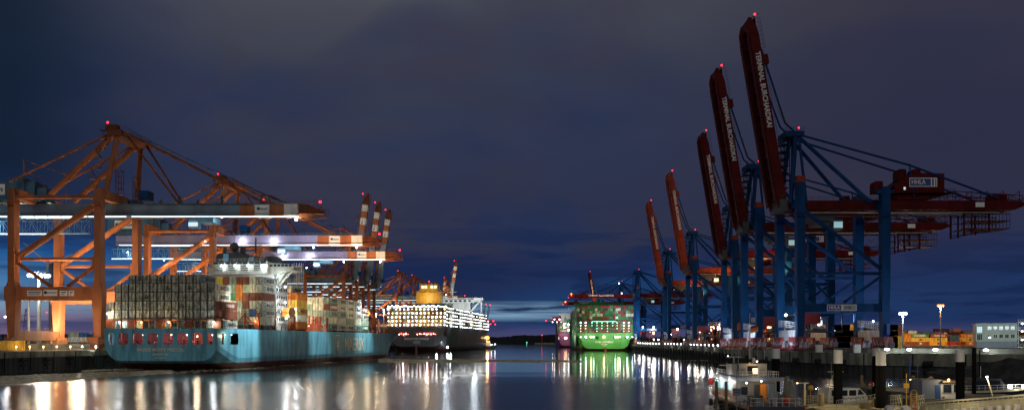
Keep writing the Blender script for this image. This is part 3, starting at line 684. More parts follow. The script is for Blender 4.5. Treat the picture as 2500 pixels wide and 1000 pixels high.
    MB().ball((-61, -4.4, 1.4 if up else -1.6), .36).build('warning_lamp', 'lamp_red', b)
    b.rotation_euler = (0, math.radians(80.6) if up else 0, 0)
    if up: t.matrix_local = Matrix.Translation((-37, -5.32, 0)) @ Matrix.Rotation(math.pi/2, 4, 'X') 
    hm = Matrix.Translation(b.location) @ Matrix.Rotation(b.rotation_euler.y, 4, 'Y')
    for y in (-1, 1):
        if up:
            k = Vector((-5.5, 2.6*y, 86)); p = hm @ Vector((-50, 4.2*y, 1.6))
            MB().tube((1.5, 3*y, 68.5), (-2.2, 2.8*y, 72), .3, n=6).tube((-2.2, 2.8*y, 72), p, .3, n=6).build('forestay', 'crane_blue', r)
            mm = MB()
            for j in range(2): mm.tube((.5, (1+j)*y, 69.2), hm @ Vector((-46-j*3, (1.2+j)*y, 1.6)), .07, n=4)
            mm.build('hoist_rope', 'rope_steel', r)
        else:
            MB().tube((1, 3*y, 68.4), (-52, 4.4*y, 47.6), .36, n=6).build('forestay', 'crane_blue', r)
            MB().tube((1, 3*y, 68), (-26, 4.4*y, 47.6), .36, n=6).build('forestay', 'crane_blue', r)
    m = MB(); m.box(-4.6, -2.2, -5.6, 5.6, 43.6, 47.6); m.rail((-5, -6, 47.6), (0, -6, 47.6), step=1); m.box(-6, -1, -6.2, -5.8, 43, 43.2); m.build('hinge_block', 'dark_steel', r)
    return r
H_up = hcrane(True); H_low = hcrane(False)
HL = [ # px of near water-side leg, distance of near frame, raised, scale, label
 (1953, 290, 1, 1.0, 'tallest and nearest blue and red gantry crane, behind the pilot launch on the right'),
 (1853, 345, 1, 1.0, 'second tallest raised boom crane, behind the nearest blue and red one'),
 (1793, 430, 1, .95, 'third crane in the raised right row, its dark red boom above a blue mast'),
 (1696, 562, 1, 1.0, 'fourth crane in the raised right row, with orange-tinted boom'),
 (1634, 682, 1, 1.0, 'fifth and smallest of the closely spaced raised boom cranes on the right'),
 (1558, 895, 0, 1.02, 'blue crane with peaked mast and lowered red boom above the green ship'),
 (1517, 1050, 0, 1.0, 'blue crane with lowered red boom, second beyond the green ship'),
 (1462, 1390, 1, 1.0, 'far crane whose raised red boom stands behind the green ship\'s containers'),
 (1435, 1700, 0, 1.0, 'far crane with lowered red boom over the purple ship'),
 (1420, 1950, 0, 1.0, 'farthest crane with lowered red boom and magenta tip lamp at the channel'),
]
hcr = []
for i, (px, d, up, sc, lab) in enumerate(HL):
    src = H_up if up else H_low
    o = src if i in (0, 5) else copy_tree(src)
    o.location = ((px-CX)*d/F, d+11*sc, QZ); o.scale = (sc,)*3; o['label'] = lab; hcr.append(o)
for i in (3, 4):                                                 # two booms recoloured: orange tint of lamplight put into the red
    for c in kids(hcr[i])+[g for k in kids(hcr[i]) for g in kids(k)]:
        if c.type == 'MESH' and c.data.materials and c.data.materials[0] == M['crane_red'] and c.name.split('.')[0] in ('boom', 'boom_tip', 'girder'):
            c.data = c.data.copy(); c.data.materials[0] = M['rust_red']
BL = (.7, .85, 1)
crane_lights(hcr[0], [(-1.2, 0, 10.5, 900, COOL, .42), (-9, -8, 8, 6*K, BL, 0, (1, .6, 0), 130), (40, -15, 10, 16*K, BL, 0, (-1, .3, .25), 120), (13, 0, 9, 900, WARM, 0), (-30, -14, 12, 9*K, BL, 0, (1, .35, .5), 70), (24, 12, 9, 3*K, COOL, 0, (0, .2, 1), 120)])
crane_lights(hcr[1], [(-9, -6, 8, 6*K, BL, 0, (1, .6, .2), 140), (12, 2, 8, 2*K, SOD, 0), (8, -7, 37, 500, SOD, .2), (-30, -14, 12, 12*K, BL, 0, (1, .35, .5), 70)])
crane_lights(hcr[2], [(-9, -6, 8, 6*K, BL, 0, (1, .6, .2), 140), (22, -14, 36, 12*K, SOD, 0, (0, 8, 10), 150), (12, -2, 38, 500, SOD, .3), (12, -2, 8, 900, WARM, 0), (-30, -14, 12, 12*K, BL, 0, (1, .35, .5), 70)])
crane_lights(hcr[3], [(-24, -10, 10, 18*K, BL, 0, (1, .4, .8), 100), (22, -14, 36, 14*K, SOD, 0, (0, 8, 10), 150), (14, -4, 39, 500, SOD, .4), (30, -4, 48.5, 500, WARM, .4), (36, -7, 50, 500, WARM, .4), (12, 0, 9, 1500, WHT, .4), (-30, -30, 50, 9*K, SOD, 0, (.6, .8, .8), 100), (-16, -4, 60, 300, COOL, 0)])
crane_lights(hcr[4], [(-24, -10, 10, 22*K, BL, 0, (1, .4, .8), 100), (22, -14, 36, 12*K, SOD, 0, (0, 8, 10), 150), (6, -10, 11, 1800, WHT, .8), (-30, -30, 50, 9*K, SOD, 0, (.6, .8, .8), 100)])
crane_lights(hcr[5], [(-14, -24, 14, 60*K, BL, 0, (.7, .7, 1), 140), (-40, -24, 34, 14*K, WARM, 0, (0, 10, 8), 150), (4, -13, 15, 1500, WHT, .6), (14, -13, 15, 1500, WHT, .6), (-62, -6, 46, 900, SOD, .8)])
crane_lights(hcr[6], [(-14, -24, 14, 60*K, BL, 0, (.7, .7, 1), 140), (-30, -24, 36, 14*K, WARM, 0, (0, 10, 8), 150), (-3, -14, 66, 900, WHT, .7), (-62, -6, 46, 900, SOD, .8), (0, -14, 55, 900, COOL, .6), (0, -14, 30, 900, COOL, .5)])
crane_lights(hcr[7], [(-4, -20, 60, 40*K, SOD, 0, (0, 14, 20), 120)])
crane_lights(hcr[8], [(-50, -20, 30, 60*K, SOD, 0, (0, 14, 12), 150)]+[(-60+k*9, -7, 41, 900, WARM, .9) for k in range(5)])
crane_lights(hcr[9], [(-50, -20, 30, 60*K, SOD, 0, (0, 14, 12), 150)]+[(-60+k*9, -7, 41, 900, WARM, .9) for k in range(5)])
lamp_part(hcr[9], [(-73.5, -5, 45)], 1.3, 'lamp_red', 'warning_lamp')
# ================================================================= ships
def hull(name, mats, root, L, B, zd, run, rake, flare=.0, r0=4., ztr=3., zcut=None, holes=None, side_holes=None, tlow=.80, aft=30):
    """lofted hull along +y from the transom at 0; returns the mesh object. holes = x spans in the transom band zcut"""
    zc = zcut or (zd*.55, zd*.8)
    ts = [0, 2, 3.2, 4.6, 6, 9.4, 15, 22, 32, 45, 60]+[60+(L-run-60)*k/4 for k in range(1, 5)]+[L-run+run*k/22 for k in range(1, 23)]
    secs = []
    def kd(t): u = max(0, (t-(L-run))/run); return (1-u**2.6)
    def kb(t):
        Lb = L-rake; u = max(0, (t-(L-run*1.15))/(Lb-(L-run*1.15))); return max(0, 1-u**1.9) if u < 1 else 0
    for t in ts:
        hd = B/2*kd(t)*(1 if t > aft else .985+.015*t/aft); hb = B/2*kb(t)*(tlow+(1-tlow)*min(1, t/aft)) if t < aft else B/2*kb(t)
        zb = ztr-(ztr+2.5)*min(1, (t/14.))**.8 if t < 14 else -2.5
        if t > L-rake-.01: zb = -2.5+(zd+2.5)*max(0, (t-(L-rake))/rake)**.8
        zb = min(zb, zd-.02); r = min(r0, max(.05, zd-zb)*.5)
        pts = [(0, zb)]; hb = max(hb, .02); hd = max(hd, .02)
        lo = max(hb-r, .01)
        for k in range(6):
            a = math.pi/2*k/5; pts.append((lo+(hb-lo)*math.sin(a), zb+r*(1-math.cos(a))))
        z1 = zb+r
        for z in (zc[0]-.001, zc[0], zc[1], zd):
            zz = max(z, z1+.01*(z-z1 if z > z1 else 0)); zz = z if z > z1 else z1
            u = (zz-z1)/max(.01, zd-z1); pts.append((hb+(hd-hb)*(u**(1.+flare)), zz))
        secs.append(pts)
    n = len(secs[0]); vs = []; fs = []
    for t, s in zip(ts, secs):
        for sg in (1, -1): vs += [(sg*x, t, z) for x, z in s]
    W_ = 2*n
    for i in range(len(ts)-1):
        for sg in (0, 1):
            for k in range(n-1):
                if side_holes and k == n-3 and (i in side_holes): continue
                a = i*W_+sg*n+k; q = (a, a+W_, a+W_+1, a+1); fs.append(q if sg else q[::-1])
        a = i*W_; fs.append((a+n-1, a+W_+n-1, a+W_+2*n-1, a+2*n-1))        # deck
    s = secs[0]; a = 0
    lowp = [k for k in range(n-3)]                                             # transom below the band
    fs.append(tuple([k for k in range(0, n-2)]+[n+k for k in range(n-3, 0, -1)]))
    fs.append((n-2, n-1, 2*n-1, 2*n-2))
    m = MB(); m.add(vs, fs)
    x1 = s[n-2][0]; hs = sorted(holes or []); cur = -x1
    for (h0, h1) in hs:
        m.add([(cur, 0, zc[0]), (h0, 0, zc[0]), (h0, 0, zc[1]), (cur, 0, zc[1])], [(0, 1, 2, 3)])
        c = .45
        for (cx_, sx) in ((h0, 1), (h1, -1)):
            for (cz_, sz) in ((zc[0], 1), (zc[1], -1)): m.add([(cx_, 0, cz_), (cx_+sx*c, 0, cz_), (cx_, 0, cz_+sz*c)], [(0, 1, 2)])
        cur = h1
    m.add([(cur, 0, zc[0]), (x1, 0, zc[0]), (x1, 0, zc[1]), (cur, 0, zc[1])], [(0, 1, 2, 3)])
    o = m.build(name, mats, root); return o, secs
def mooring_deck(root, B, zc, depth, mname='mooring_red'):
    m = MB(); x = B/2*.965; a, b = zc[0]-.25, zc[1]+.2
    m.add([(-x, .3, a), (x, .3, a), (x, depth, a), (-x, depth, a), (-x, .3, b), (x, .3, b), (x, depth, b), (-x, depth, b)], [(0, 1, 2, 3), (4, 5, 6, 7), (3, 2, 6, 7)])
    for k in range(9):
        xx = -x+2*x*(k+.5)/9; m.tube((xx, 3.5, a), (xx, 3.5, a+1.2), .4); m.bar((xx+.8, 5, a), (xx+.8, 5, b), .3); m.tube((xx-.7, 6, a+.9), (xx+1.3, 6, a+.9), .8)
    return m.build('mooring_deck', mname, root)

# ---------------------------------------------------------------- containers
def box_mesh(key, L=12.19, H=2.84, hi=True):
    m = MB(); w = 2.28; sm = 2 if key == 'grey' else 0  # grey boxes: paler cream sides put the lit-side brightness into the colour
    if hi:
        m.box(-w/2+.06, w/2-.06, .08, L-.08, .08, H-.06, 0); m.m[-3] = m.m[-1] = sm
        for z in (.08, H-.08):
            for x in (-w/2+.08, w/2-.08): m.bar((x, .0, z), (x, L, z), .16, mi=0)
            for y in (.08, L-.08): m.bar((-w/2, y, z), (w/2, y, z), .17, mi=1 if sm and z < 1 else 0)
        for x in (-w/2+.08, w/2-.08):
            for y in (.08, L-.08): m.bar((x, y, 0), (x, y, H), .13, mi=sm if y > 1 else (1 if sm else 0))  # black front posts and lower bars paint in the dark gaps between grey boxes
        for x in (-.85, -.45, .45, .85): m.bar((x, .03, .15), (x, .03, H-.15), .09, mi=0)
        m.bar((0, .05, .15), (0, .05, H-.15), .12, mi=1); m.box(-w/2+.1, w/2-.1, .02, .3, H-.16, H-.08, 1); m.box(-.62, -.5, .03, .1, 1.7, 1.95, 1); m.box(.7, .82, .03, .1, .5, .7, 1)
        for z in (.9, 1.3): m.box(-.75, -.35, .0, .04, z, z+.1, 1); m.box(.4, .8, .0, .04, z, z+.1, 1)
        if L > 8:
            for k in range(14):
                y = .6+k*(L-1.2)/13
                for s in (-1, 1): m.bar((s*(w/2-.03), y, .2), (s*(w/2-.03), y, H-.2), .26, .05, mi=0, up=(1, 0, 0)) if False else m.box(s*(w/2-.035)-.03, s*(w/2-.035)+.03, y-.13, y+.13, .18, H-.18, sm)
    else: m.box(-w/2, w/2, 0, L, 0, H-.05, 0)
    return m.mesh('container', ['box_'+key, 'black_paint', 'box_cream'])
BM = {}
REST = {k: [] for k in PAL}                      # everything past the 300 largest, merged into one object
NC = [0]
GAP = .13
def container(pos, rz, key, label, group, side=None, L=12.19, H=2.78, star=True, small=False):
    k = (key, L, H)
    if k not in BM: BM[k] = box_mesh(key, L, H)
    o = bpy.data.objects.new('container', BM[k]); C.objects.link(o); o.location = pos; o.rotation_euler = (0, 0, rz)
    tag(o, label, 'container', group); NC[0] += 1
    if side:
        face, mt = ('+x', 'letter_dark') if key not in ('brown', 'green', 'orange', 'red') else ('+x', 'letter_white')
        if side == 'MAERSK':
            text('MAERSK', 1.3, mt, (1.28, 7.7, H/2), face, o, width=7.0, bold=.02)
            m = MB(); m.box(1.235, 1.27, 1.6, 3.3, H/2-.85, H/2+.85); e = m.build('emblem', 'logo_blue', o)
            star7((1.28, 2.45, H/2), .72, o)
        else: text(side, .95, mt, (1.28, 6.1, H/2), face, o, width=6.5, bold=.04)
    return o
def star7(c, r, parent, m='letter_white', th=.03):
    vs = []; n = 7
    for k in range(2*n):
        a = math.pi/2+math.pi*k/n; rr = r if k % 2 == 0 else r*.38; vs.append((rr*math.cos(a), rr*math.sin(a)))
    mb = MB(); mb.prism(vs, 0, th, axis='x'); o = mb.build('emblem', m, parent); o.location = c; return o
def rest(pos, rz, key, L=12.19, H=2.84): REST[key].append((pos, rz, L, H))
def flush_rest():
    m = MB(); keys = list(PAL)
    for i, k in enumerate(keys):
        for pos, rz, L, H in REST[k]:
            c, s = math.cos(rz), math.sin(rz); w = 2.40; vs = []
            for z in (0, H-.07):
                for x, y in ((-w/2, .03), (w/2, .03), (w/2, L-.03), (-w/2, L-.03)): vs.append((pos[0]+x*c-y*s, pos[1]+x*s+y*c, pos[2]+z))
            m.add(vs, [(0,3,2,1),(4,5,6,7),(0,1,5,4),(1,2,6,5),(2,3,7,6),(3,0,4,7)], i)
    m.build('stacked_containers', ['box_'+k for k in keys], kind='stuff', label='coloured containers stacked beyond the nearer ones on ships and quays')

def ship_frame(px, d, yaw): 
    p = at(px, HY, d); return (p.x, p.y, 0.), math.radians(-yaw)
def ship_pt(o, x, y, z):
    c, s = math.cos(o.rotation_euler.z), math.sin(o.rotation_euler.z); return (o.location.x+x*c-y*s, o.location.y+x*s+y*c, z)

# ================================================================= the light blue ship
loc, rz = ship_frame(392, 307, 7.5)
MK = empty('container_ship', loc, rz, 'light blue container ship moored stern towards us on the left, grey stack aft', 'container ship')
xs_ = lambda px: (px-392)/7.49*.999
holes = [tuple(xs_(v) for v in h) for h in ((256, 271), (282, 308), (320, 346), (358, 384), (398, 424), (436, 462), (474, 500), (513, 526))]
hullo, _ = hull('hull', 'hull_cyan', MK, 285, 40, 13.5, 78, 20, flare=.3, r0=6.2, ztr=3.0, zcut=(8.3, 12.0), holes=holes, side_holes=(2, 5), tlow=.96, aft=14)
mooring_deck(MK, 40, (8.3, 12.0), 9)
m = MB()
for (a, b) in holes: m.rail((a, .25, 8.3), (b, .25, 8.3), h=1.1, step=.8, r=.06)
m.build('handrail', 'black_paint', MK)
MB().path([(-19.2, .1, 10), (-26, -2, 8), (-34, -6, 6.6)], .09, 5).path([(-17.5, .1, 9.4), (-26, -4, 7.4), (-36, -10, 6.6)], .09, 5).build('mooring_rope', 'rope_steel', MK)
text('MAERSK MONTE PASCOAL', 1.05, 'letter_cream', (0, -.06, 6.55), parent=MK, width=16.3, bold=.03)
text('SINGAPORE', .8, 'letter_cream', (0, -.06, 5.05), parent=MK, width=5.4, bold=.02)
text('IMO 9283203', .5, 'letter_cream', (0, -.06, 3.95), parent=MK, width=3.8, bold=.0)
lettering = text('MAERSK', 6.0, 'letter_cream', (20.14, 148, 7.6), '+x', MK, width=32, bold=.012)
m = MB(); t0, z0 = 122.5, 7.5
for (a, b, c_, d_) in ((-4.2, -3.8, -4.4, 4.4), (3.8, 4.2, -4.4, 4.4)): m.box(20.02, 20.06, t0+a, t0+b, z0+c_, z0+d_)
for z in (-4.6, 4.2): m.box(20.02, 20.06, t0-3.6, t0+3.6, z0+z, z0+z+.4)
m.build('emblem_frame', 'letter_cream', MK); star7((20.02, t0, z0), 3.4, MK, 'letter_cream', .05)
m = MB()
for k in range(60):
    if k*4.4 < 255: 
        t = k*4.4+2; u = max(0, (t-207)/78); hw = 20*(1-u**2.6); m.bar((hw-.25, t, 13.5), (hw-.25, t, 14.9), .22)
        if k % 3 == 0 and 66 < t < 240: m.box(hw-1.6, hw-.5, t-.4, t+.4, 13.5, 16.2)
m.build('bulwark_post', 'brown_steel', MK)
for t in (84, 88, 93, 98, 103, 107): MB().box(-14, 17, t, t+.5, 13.5, 16.6).bar((17, t, 13.5), (17, t, 20), .5).bar((10, t, 13.5), (10, t, 18.5), .4).build('hatch_stanchion', 'rust_red', MK)
for t in (33.8, 49.2, 69.6, 109.2, 121.7, 134.2, 146.8, 159.1, 171):
    m = MB()
    for x in (-19, -12, -5, 2, 9, 14, 19.2): m.box(x-.25, x+.25, t, t+.9, 13.5, 19.5 if x > 5 else 17)
    m.box(-19.4, 19.4, t, t+.9, 15.9, 16.2); m.rail((2, t, 19), (19.4, t, 19), step=1.5)
    m.bar((9, t+.3, 13.5), (14, t+.3, 19), .3); m.bar((19.2, t+.3, 13.5), (14, t+.3, 19), .3)
    m.build('lashing_bridge', 'rust_red', MK)
# pedestals under the stern stack
m = MB()
for k in range(17): m.box(-20.0+k*2.5, -19.7+k*2.5, 1.6, 2.3, 13.5, 16.4)
m.box(-19.9, 19.9, 1.7, 2.2, 16.2, 16.6)
for k in (0, 3, 7, 11, 15): m.box(-19.6+k*2.5, -17.4+k*2.5, 1.3, 2.0, 13.5, 16.0)
m.build('lashing_bridge', 'brown_steel', MK)
BASE = 16.7; GRP = 'containers on the light blue ship'
def stack(t, cols, tiers, where, keyf, base=BASE, face=None, side=None, indiv=lambda c, k: True, H=2.78):
    for c in cols:
        x = -20+2.5*(c+.5)
        for k in range(tiers(c)):
            z = base+k*(H+GAP); pos = ship_pt(MK, x, t, z); key = keyf(c, k)
            if not indiv(c, k): rest(pos, rz, key, 12.19, H); continue
            outer = (c+1 not in cols) or tiers(c+1) <= k
            sd = side(c, k) if side and outer else None
            lab = '%s container, %s tier up, %s column from starboard, %s' % (key, ORD[k+1], ORD[max(cols)-c+1], where)
            container(pos, rz, key, lab, GRP, sd, H=H)
def aft_t(c):
    if c == 0 or c == 15: return 2
    return 5 if 3 <= c <= 12 else 4
stack(2.4, range(16), aft_t, 'blue ship\'s stern stack', lambda c, k: 'brown' if c == 15 else 'grey',
      side=lambda c, k: 'MAERSK' if k >= 2 else ('HAMBURG SUD' if k == 1 else None))
stack(2.4, [0, 2, 3, 4, 6, 7, 10, 11, 14, 15], lambda c: 1, 'under the blue ship\'s stern stack', lambda c, k: 'grey', base=13.6, H=2.5, side=lambda c, k: 'MAERSK')
pat = {15: ['cream', 'grey', 'grey', 'brown', 'cream', 'grey'], 14: ['cream', 'blue', 'cream', 'brown', 'cream', 'cream'], 13: ['sage', 'sage', 'brown', 'brown', 'sage', 'brown'],
       12: ['sage', 'grey', 'sage', 'orange', 'orange', 'brown'], 11: ['cream', 'cream', 'cream', 'green', 'sage', 'sage'], 10: ['cream', 'cream', 'cream', 'sage', 'cream', 'brown'], 9: ['brown', 'grey', 'cream', 'brown', 'brown', 'yellow'], 8: ['brown', 'green', 'brown', 'sage', 'sage', 'brown'], 7: ['grey']*6}
stack(35.6, range(7, 16), lambda c: 6, 'just abaft the blue ship\'s bridge', lambda c, k: pat[c][k], base=15.3,
      side=lambda c, k: 'MAERSK' if k in (1, 2, 4, 5) else None, indiv=lambda c, k: c >= 9)
rk = random.Random(3)
pick = lambda *a: rk.choice(a)
stack(71, range(8, 16), lambda c: 6 if c <= 14 and c > 10 else 5, 'just before the blue ship\'s bridge',
      lambda c, k: ('orange', 'cream', 'ochre', 'yellow', 'orange', 'cream')[k] if c >= 14 else pick('orange', 'yellow', 'brown', 'cream'), base=14.2,
      side=lambda c, k: 'MAERSK' if k in (2, 5) else None, indiv=lambda c, k: c >= 11)
for i, (t, nt_, ci) in enumerate(((110.2, 5, 9), (122.6, 5, 12), (135.1, 5, 12), (147.5, 5, 12), (159.9, 4, 12), (172.2, 3, 11))):
    wh = 'midships on the blue ship' if i == 0 else '%s forward bay of the blue ship' % ORD[i]
    colf = (lambda c, k: pick('cream', 'cream', 'white', 'sage', 'brown') if c < 15 else ('sage', 'cream', 'sage', 'brown', 'sage')[k]) if i == 0 else \
           (lambda c, k, i=i: ('cream', 'white', 'cream', 'sage', 'cream')[(k+i) % 5] if i < 4 else ('sage', 'cream', 'brown', 'brown', 'green')[(k+i) % 5])
    stack(t, range(6, 16 if i < 5 else 15), lambda c, n=nt_: n, wh, colf, base=14.2, side=lambda c, k: 'MAERSK' if k != 1 else None,
          indiv=(lambda c, k: c >= 11) if i == 0 else (lambda c, k: c >= 15))
# superstructure
sp_ = MB(); sp_.box(-8, 18.0, 51.5, 65, 13.6, 34.6); sp_.box(18.0, 18.6, 52, 64, 13.6, 30)
for k in range(7): z = 16+k*2.8; sp_.box(-13.5, 19.3, 50.9, 65.6, z, z+.14); sp_.rail((-13.5, 51, z), (19.3, 51, z), step=1.6); sp_.rail((19.3, 51, z), (19.3, 65.5, z), step=1.6)
for k in range(6):
    for q in range(5): sp_.box(18.6, 18.68, 53+q*2.3, 54+q*2.3, 17.2+k*2.8, 18.2+k*2.8, 1)
sup = sp_.build('superstructure', ['white_paint', 'glass_dark'], MK)
bm_ = MB(); bm_.box(-6, 15.8, 50.5, 62, 34.8, 39.4); bm_.prism([(-9, 36.2), (-9, 37.2), (25.5, 37.2), (25.5, 36.2), (19, 34.4), (-7, 34.4)], 52, 60)
bm_.prism([(15.8, 37.2), (25.4, 37.2), (25.4, 38.4), (15.8, 39.0)], 51.9, 52.1); bm_.rail((15.8, 60, 37.2), (25.4, 60, 37.2), step=1); bm_.bar((19, 53, 30), (25, 53, 36), .6)
bm_.prism([(18.7, 30.5), (18.7, 34.3), (22, 35.2)], 53, 54)
for k in range(4): bm_.box(-5+k*5.1, -1.4+k*5.1, 50.2, 50.5, 35.8, 38.2, 0)
for k in range(4):
    for j in range(3): bm_.box(-4.6+k*5.1, -1.8+k*5.1, 50.12, 50.19, 36.1+j*.7, 36.4+j*.7, 1)
for k in range(9): bm_.box(-5.4+k*2.35, -3.6+k*2.35, 50.1, 50.49, 38.5, 39.2, 1)
bm_.rail((-6, 50.4, 39.42), (15.8, 50.4, 39.42), step=1.4); bm_.rail((15.8, 52, 37.2), (25.4, 52, 37.2), step=1.2)
for k in range(6): bm_.box(16.4+k*1.5, 17.4+k*1.5, 51.6, 51.89, 37.5, 38.3, 1)
bm_.build('bridge', ['cabin_cream', 'glass_dark'], MK)
tp = MB(); tp.prism([(-5, 39.5), (-4.2, 42.6), (4, 43.2), (5.5, 42.2), (12, 41.4), (13.5, 39.5)], 51, 60); tp.box(-1.6, .4, 50.6, 50.98, 39.6, 42.4, 1); tp.box(8.6, 10.4, 50.6, 50.98, 39.6, 41.2, 1)
for x in (-2.5, 1.8, 4.4, 5.2): tp.tube((x, 54, 42.5), (x, 54, 45.2), .7)
tp.ball((1.2, 54, 45.2), 1.9); tp.rail((-4.5, 51, 43), (4, 51, 43.4), step=1.2)
tp.tube((9, 56, 41), (9, 56, 49), .3); tp.bar((6.5, 56, 46), (11.5, 56, 46), .25)
tp.prism([(13.5, 39.0), (14.2, 41.4), (17.6, 41.6), (20.5, 39.8), (20.5, 38.6)], 53, 57)
tp.build('funnel_casing', ['dark_steel', 'lattice_blue'], MK)
rg = MB(); rg.rail((-9.5, 36, 35.4), (-5.5, 36, 35.4), step=1.2, h=1.6, r=.08); rg.rail((-12, 33.5, 33.4), (-3, 33.5, 33.4), step=1.4, r=.08); rg.ball((-1, 50, 35.6), .8); rg.box(-12, 15.5, 49.4, 50.2, 34.6, 34.9)
rg.build('handrail', 'white_paint', MK)
lf = MB(); lf.prism([(54, 20.3), (55, 18.6), (60, 18.6), (61.5, 20.3), (60.5, 22), (55.5, 22)], 20.2, 22.8, axis='x'); lf.build('lifeboat', 'tug_orange', MK)
# mast and bow gear
bw = MB(); bw.tube((0, 262, 13.5), (0, 262, 23), .35); bw.box(-2, 2, 256, 262, 13.5, 15.5); bw.rail((-6, 278, 13.5), (-1, 284, 13.5), step=1); bw.rail((6, 278, 13.5), (1, 284, 13.5), step=1)
for k in range(8): bw.box(-8+k*2, -7.2+k*2, 240, 241, 13.5, 15.6)
bw.build('bow_mast', 'brown_steel', MK)
# lamps of the ship
mk = MB()
for (c, k) in ((4, 4), (7, 4), (8, 3), (10, 1), (5, 2), (11, 3)):
    x = -20+2.5*(c+.5); z = BASE+k*(2.78+GAP)
    for (a, b, h0, h1) in ((-.35, .1, 1.5, 2.1), (-.7, .9, 1.15, 1.35), (-.5, .8, .85, 1.05), (.25, .5, 1.6, 1.9)): mk.box(x+a, x+b, 2.36, 2.385, z+h0, z+h1)
mk.build('stencilled_marks', 'black_paint', MK)
L_ = [(-19.2, 1.0, 18.5, 'lamp_warm', 5), (-14.8, .8, 15.6, 'lamp_white', 3), (-7.1, .8, 15.6, 'lamp_warm', 3), (2.4, .8, 15.6, 'lamp_warm', 3), (18.0, .8, 15.4, 'lamp_cool', 3),
      (-17.6, 3.4, 11.4, 'lamp_white', 1.2), (-12.8, 3.4, 11.4, 'lamp_white', 1.6), (-8, 3.4, 11.4, 'lamp_white', 1.6), (-2.8, 3.4, 11.2, 'lamp_white', 2), (2.0, 3.4, 11.5, 'lamp_white', 1.6), (7.4, 3.4, 11.4, 'lamp_white', 1.6), (12.2, 1.0, 11.0, 'lamp_warm', 5), (16.2, 3.4, 11.4, 'lamp_white', 1.2), (20.3, 4.0, 11.4, 'lamp_warm', 3), (18.9, 12, 11.5, 'lamp_cool', 1)]
for (x, y, z, m_, p) in L_:
    rad = .26 if y < 1.5 else .17
    MB().ball((x, y, z), rad, nu=6, nv=4).build('deck_lamp', m_, MK)
    light((x, y-.5 if y < 3 else y, z-.45), p*(260 if y < 3 or y > 4 else 130), WARM if 'warm' in m_ else COOL, .2, MK)
for (x, y, z, rad, p, col) in ((14, 49.8, 37.6, .6, 900, COOL), (8.5, 49.7, 37.9, .35, 350, COOL), (3.4, 49.7, 37.9, .35, 350, COOL), (-2, 49.7, 37.9, .35, 350, COOL), (20, 51, 34, .4, 700, COOL), (21.5, 54, 30, .35, 700, COOL), (21.5, 54, 24, .35, 700, COOL), (21.5, 55, 18, .35, 700, WHT), (20.5, 68, 22, .25, 1600, COOL)):
    MB().ball((x, y, z), rad, nu=6, nv=4).build('deck_lamp', 'lamp_cool', MK); light((x+.6, y-.8, z-.3), p, col, .4, MK)
light((13, 49.2, 31), 900, COOL, .5, MK)
for (x, y, z, p, col, rad) in ((17, 84, 19, 1500, SOD, .3), (12, 96, 18.5, 1500, SOD, .3), (9, 104, 19, 1500, WHT, .3), (9, 33, 20, 900, WARM, .3), (4, 31, 24, 1600, WARM, 0), (13, 31, 27, 1200, WARM, 0), (12, 66, 32, 1500, SOD, 0), (17, 66, 24, 1100, SOD, 0), (24, 10, 24, 900, WARM, 0), (30, 41, 26, 1500, WHT, 0), (27, 77, 25, 1200, WARM, 0),
    (4, 104, 28, 2600, WARM, 0), (12, 103, 24, 2400, WARM, 0), (28, 116, 24, 1500, WARM, 0), (28, 142, 24, 1800, WARM, 0), (26, 165, 22, 1200, WARM, 0), (16, 184, 20, 1200, SOD, .3), (19.6, 118, 16, 500, WARM, .2), (19.6, 131, 15.5, 500, SOD, .2), (19.6, 144, 15.5, 500, WARM, .2), (19, 158, 15.5, 500, SOD, .2), (18, 90, 15.2, 700, WARM, .22), (15, 100, 15.2, 700, WARM, .22), (18.5, 33, 16, 500, SOD, .2)):
    if rad: MB().ball((x, y, z+.5), rad, nu=6, nv=4).build('deck_lamp', 'lamp_warm', MK)
    light((x, y, z), p, col, .3, MK)
# big sodium lamp near the bow
MB().tube((14, 190, 13.5), (14, 190, 23.4), .15).build('lamp_post', 'pole_grey', MK); MB().ball((14, 189.6, 23.6), 1.7, nu=10, nv=7).build('deck_lamp', 'lamp_sodium', MK); light((14, 188.5, 23.6), 3500, SOD, .8, MK)

# ================================================================= the black ship
loc, rz2 = ship_frame(1017, 840, 6.0)
SE = empty('container_ship', loc, rz2, 'huge black container ship in the middle, stern and side studded with white lamps', 'container ship')
hull('hull', 'hull_charcoal', SE, 345, 54, 21.8, 70, 22, flare=.2, r0=9, ztr=4.5, zcut=(14.0, 17.2), holes=[(-21, -6.5), (-1.5, 19)], tlow=.86, aft=60)
mooring_deck(SE, 54, (14.0, 17.2), 7, 'box_red')
MB().box(-.9, .9, -1.4, 2, -2, 6.2).build('rudder', 'hull_charcoal', SE)
text('SINGAPORE EXPRESS', 1.9, 'letter_white', (0, -.1, 11.2), parent=SE, width=22.5, bold=.03); text('HAMBURG', 1.2, 'letter_white', (0, -.1, 8.6), parent=SE, width=6.6); text('IMO 9613020', .8, 'letter_white', (0, -.1, 7.0), parent=SE, width=5.4)
for k in range(20):
    x = -20.5+k*2.08
    if -6.5 < x < -1.6: continue
    MB().ball((x, 1.2+.7*(k % 3), 15.3+.5*(k % 2)), .33, nu=6, nv=4).build('deck_lamp', 'lamp_white' if k % 3 else 'lamp_warm', SE)
light((-13, 3, 16), 2500, (1, .7, .7), .4, SE); light((9, 3, 16), 2500, (1, .7, .7), .4, SE)
sb = [rk.choice(('ochre', 'brown', 'ochre', 'brown', 'cream', 'yellow')) for _ in range(200)]
for c in range(21):
    for k in range(6):
        rest(ship_pt(SE, -26.2+c*2.5, 2.5, 22.0+k*2.75), rz2, sb[c*6+k], 12.19, 2.7)
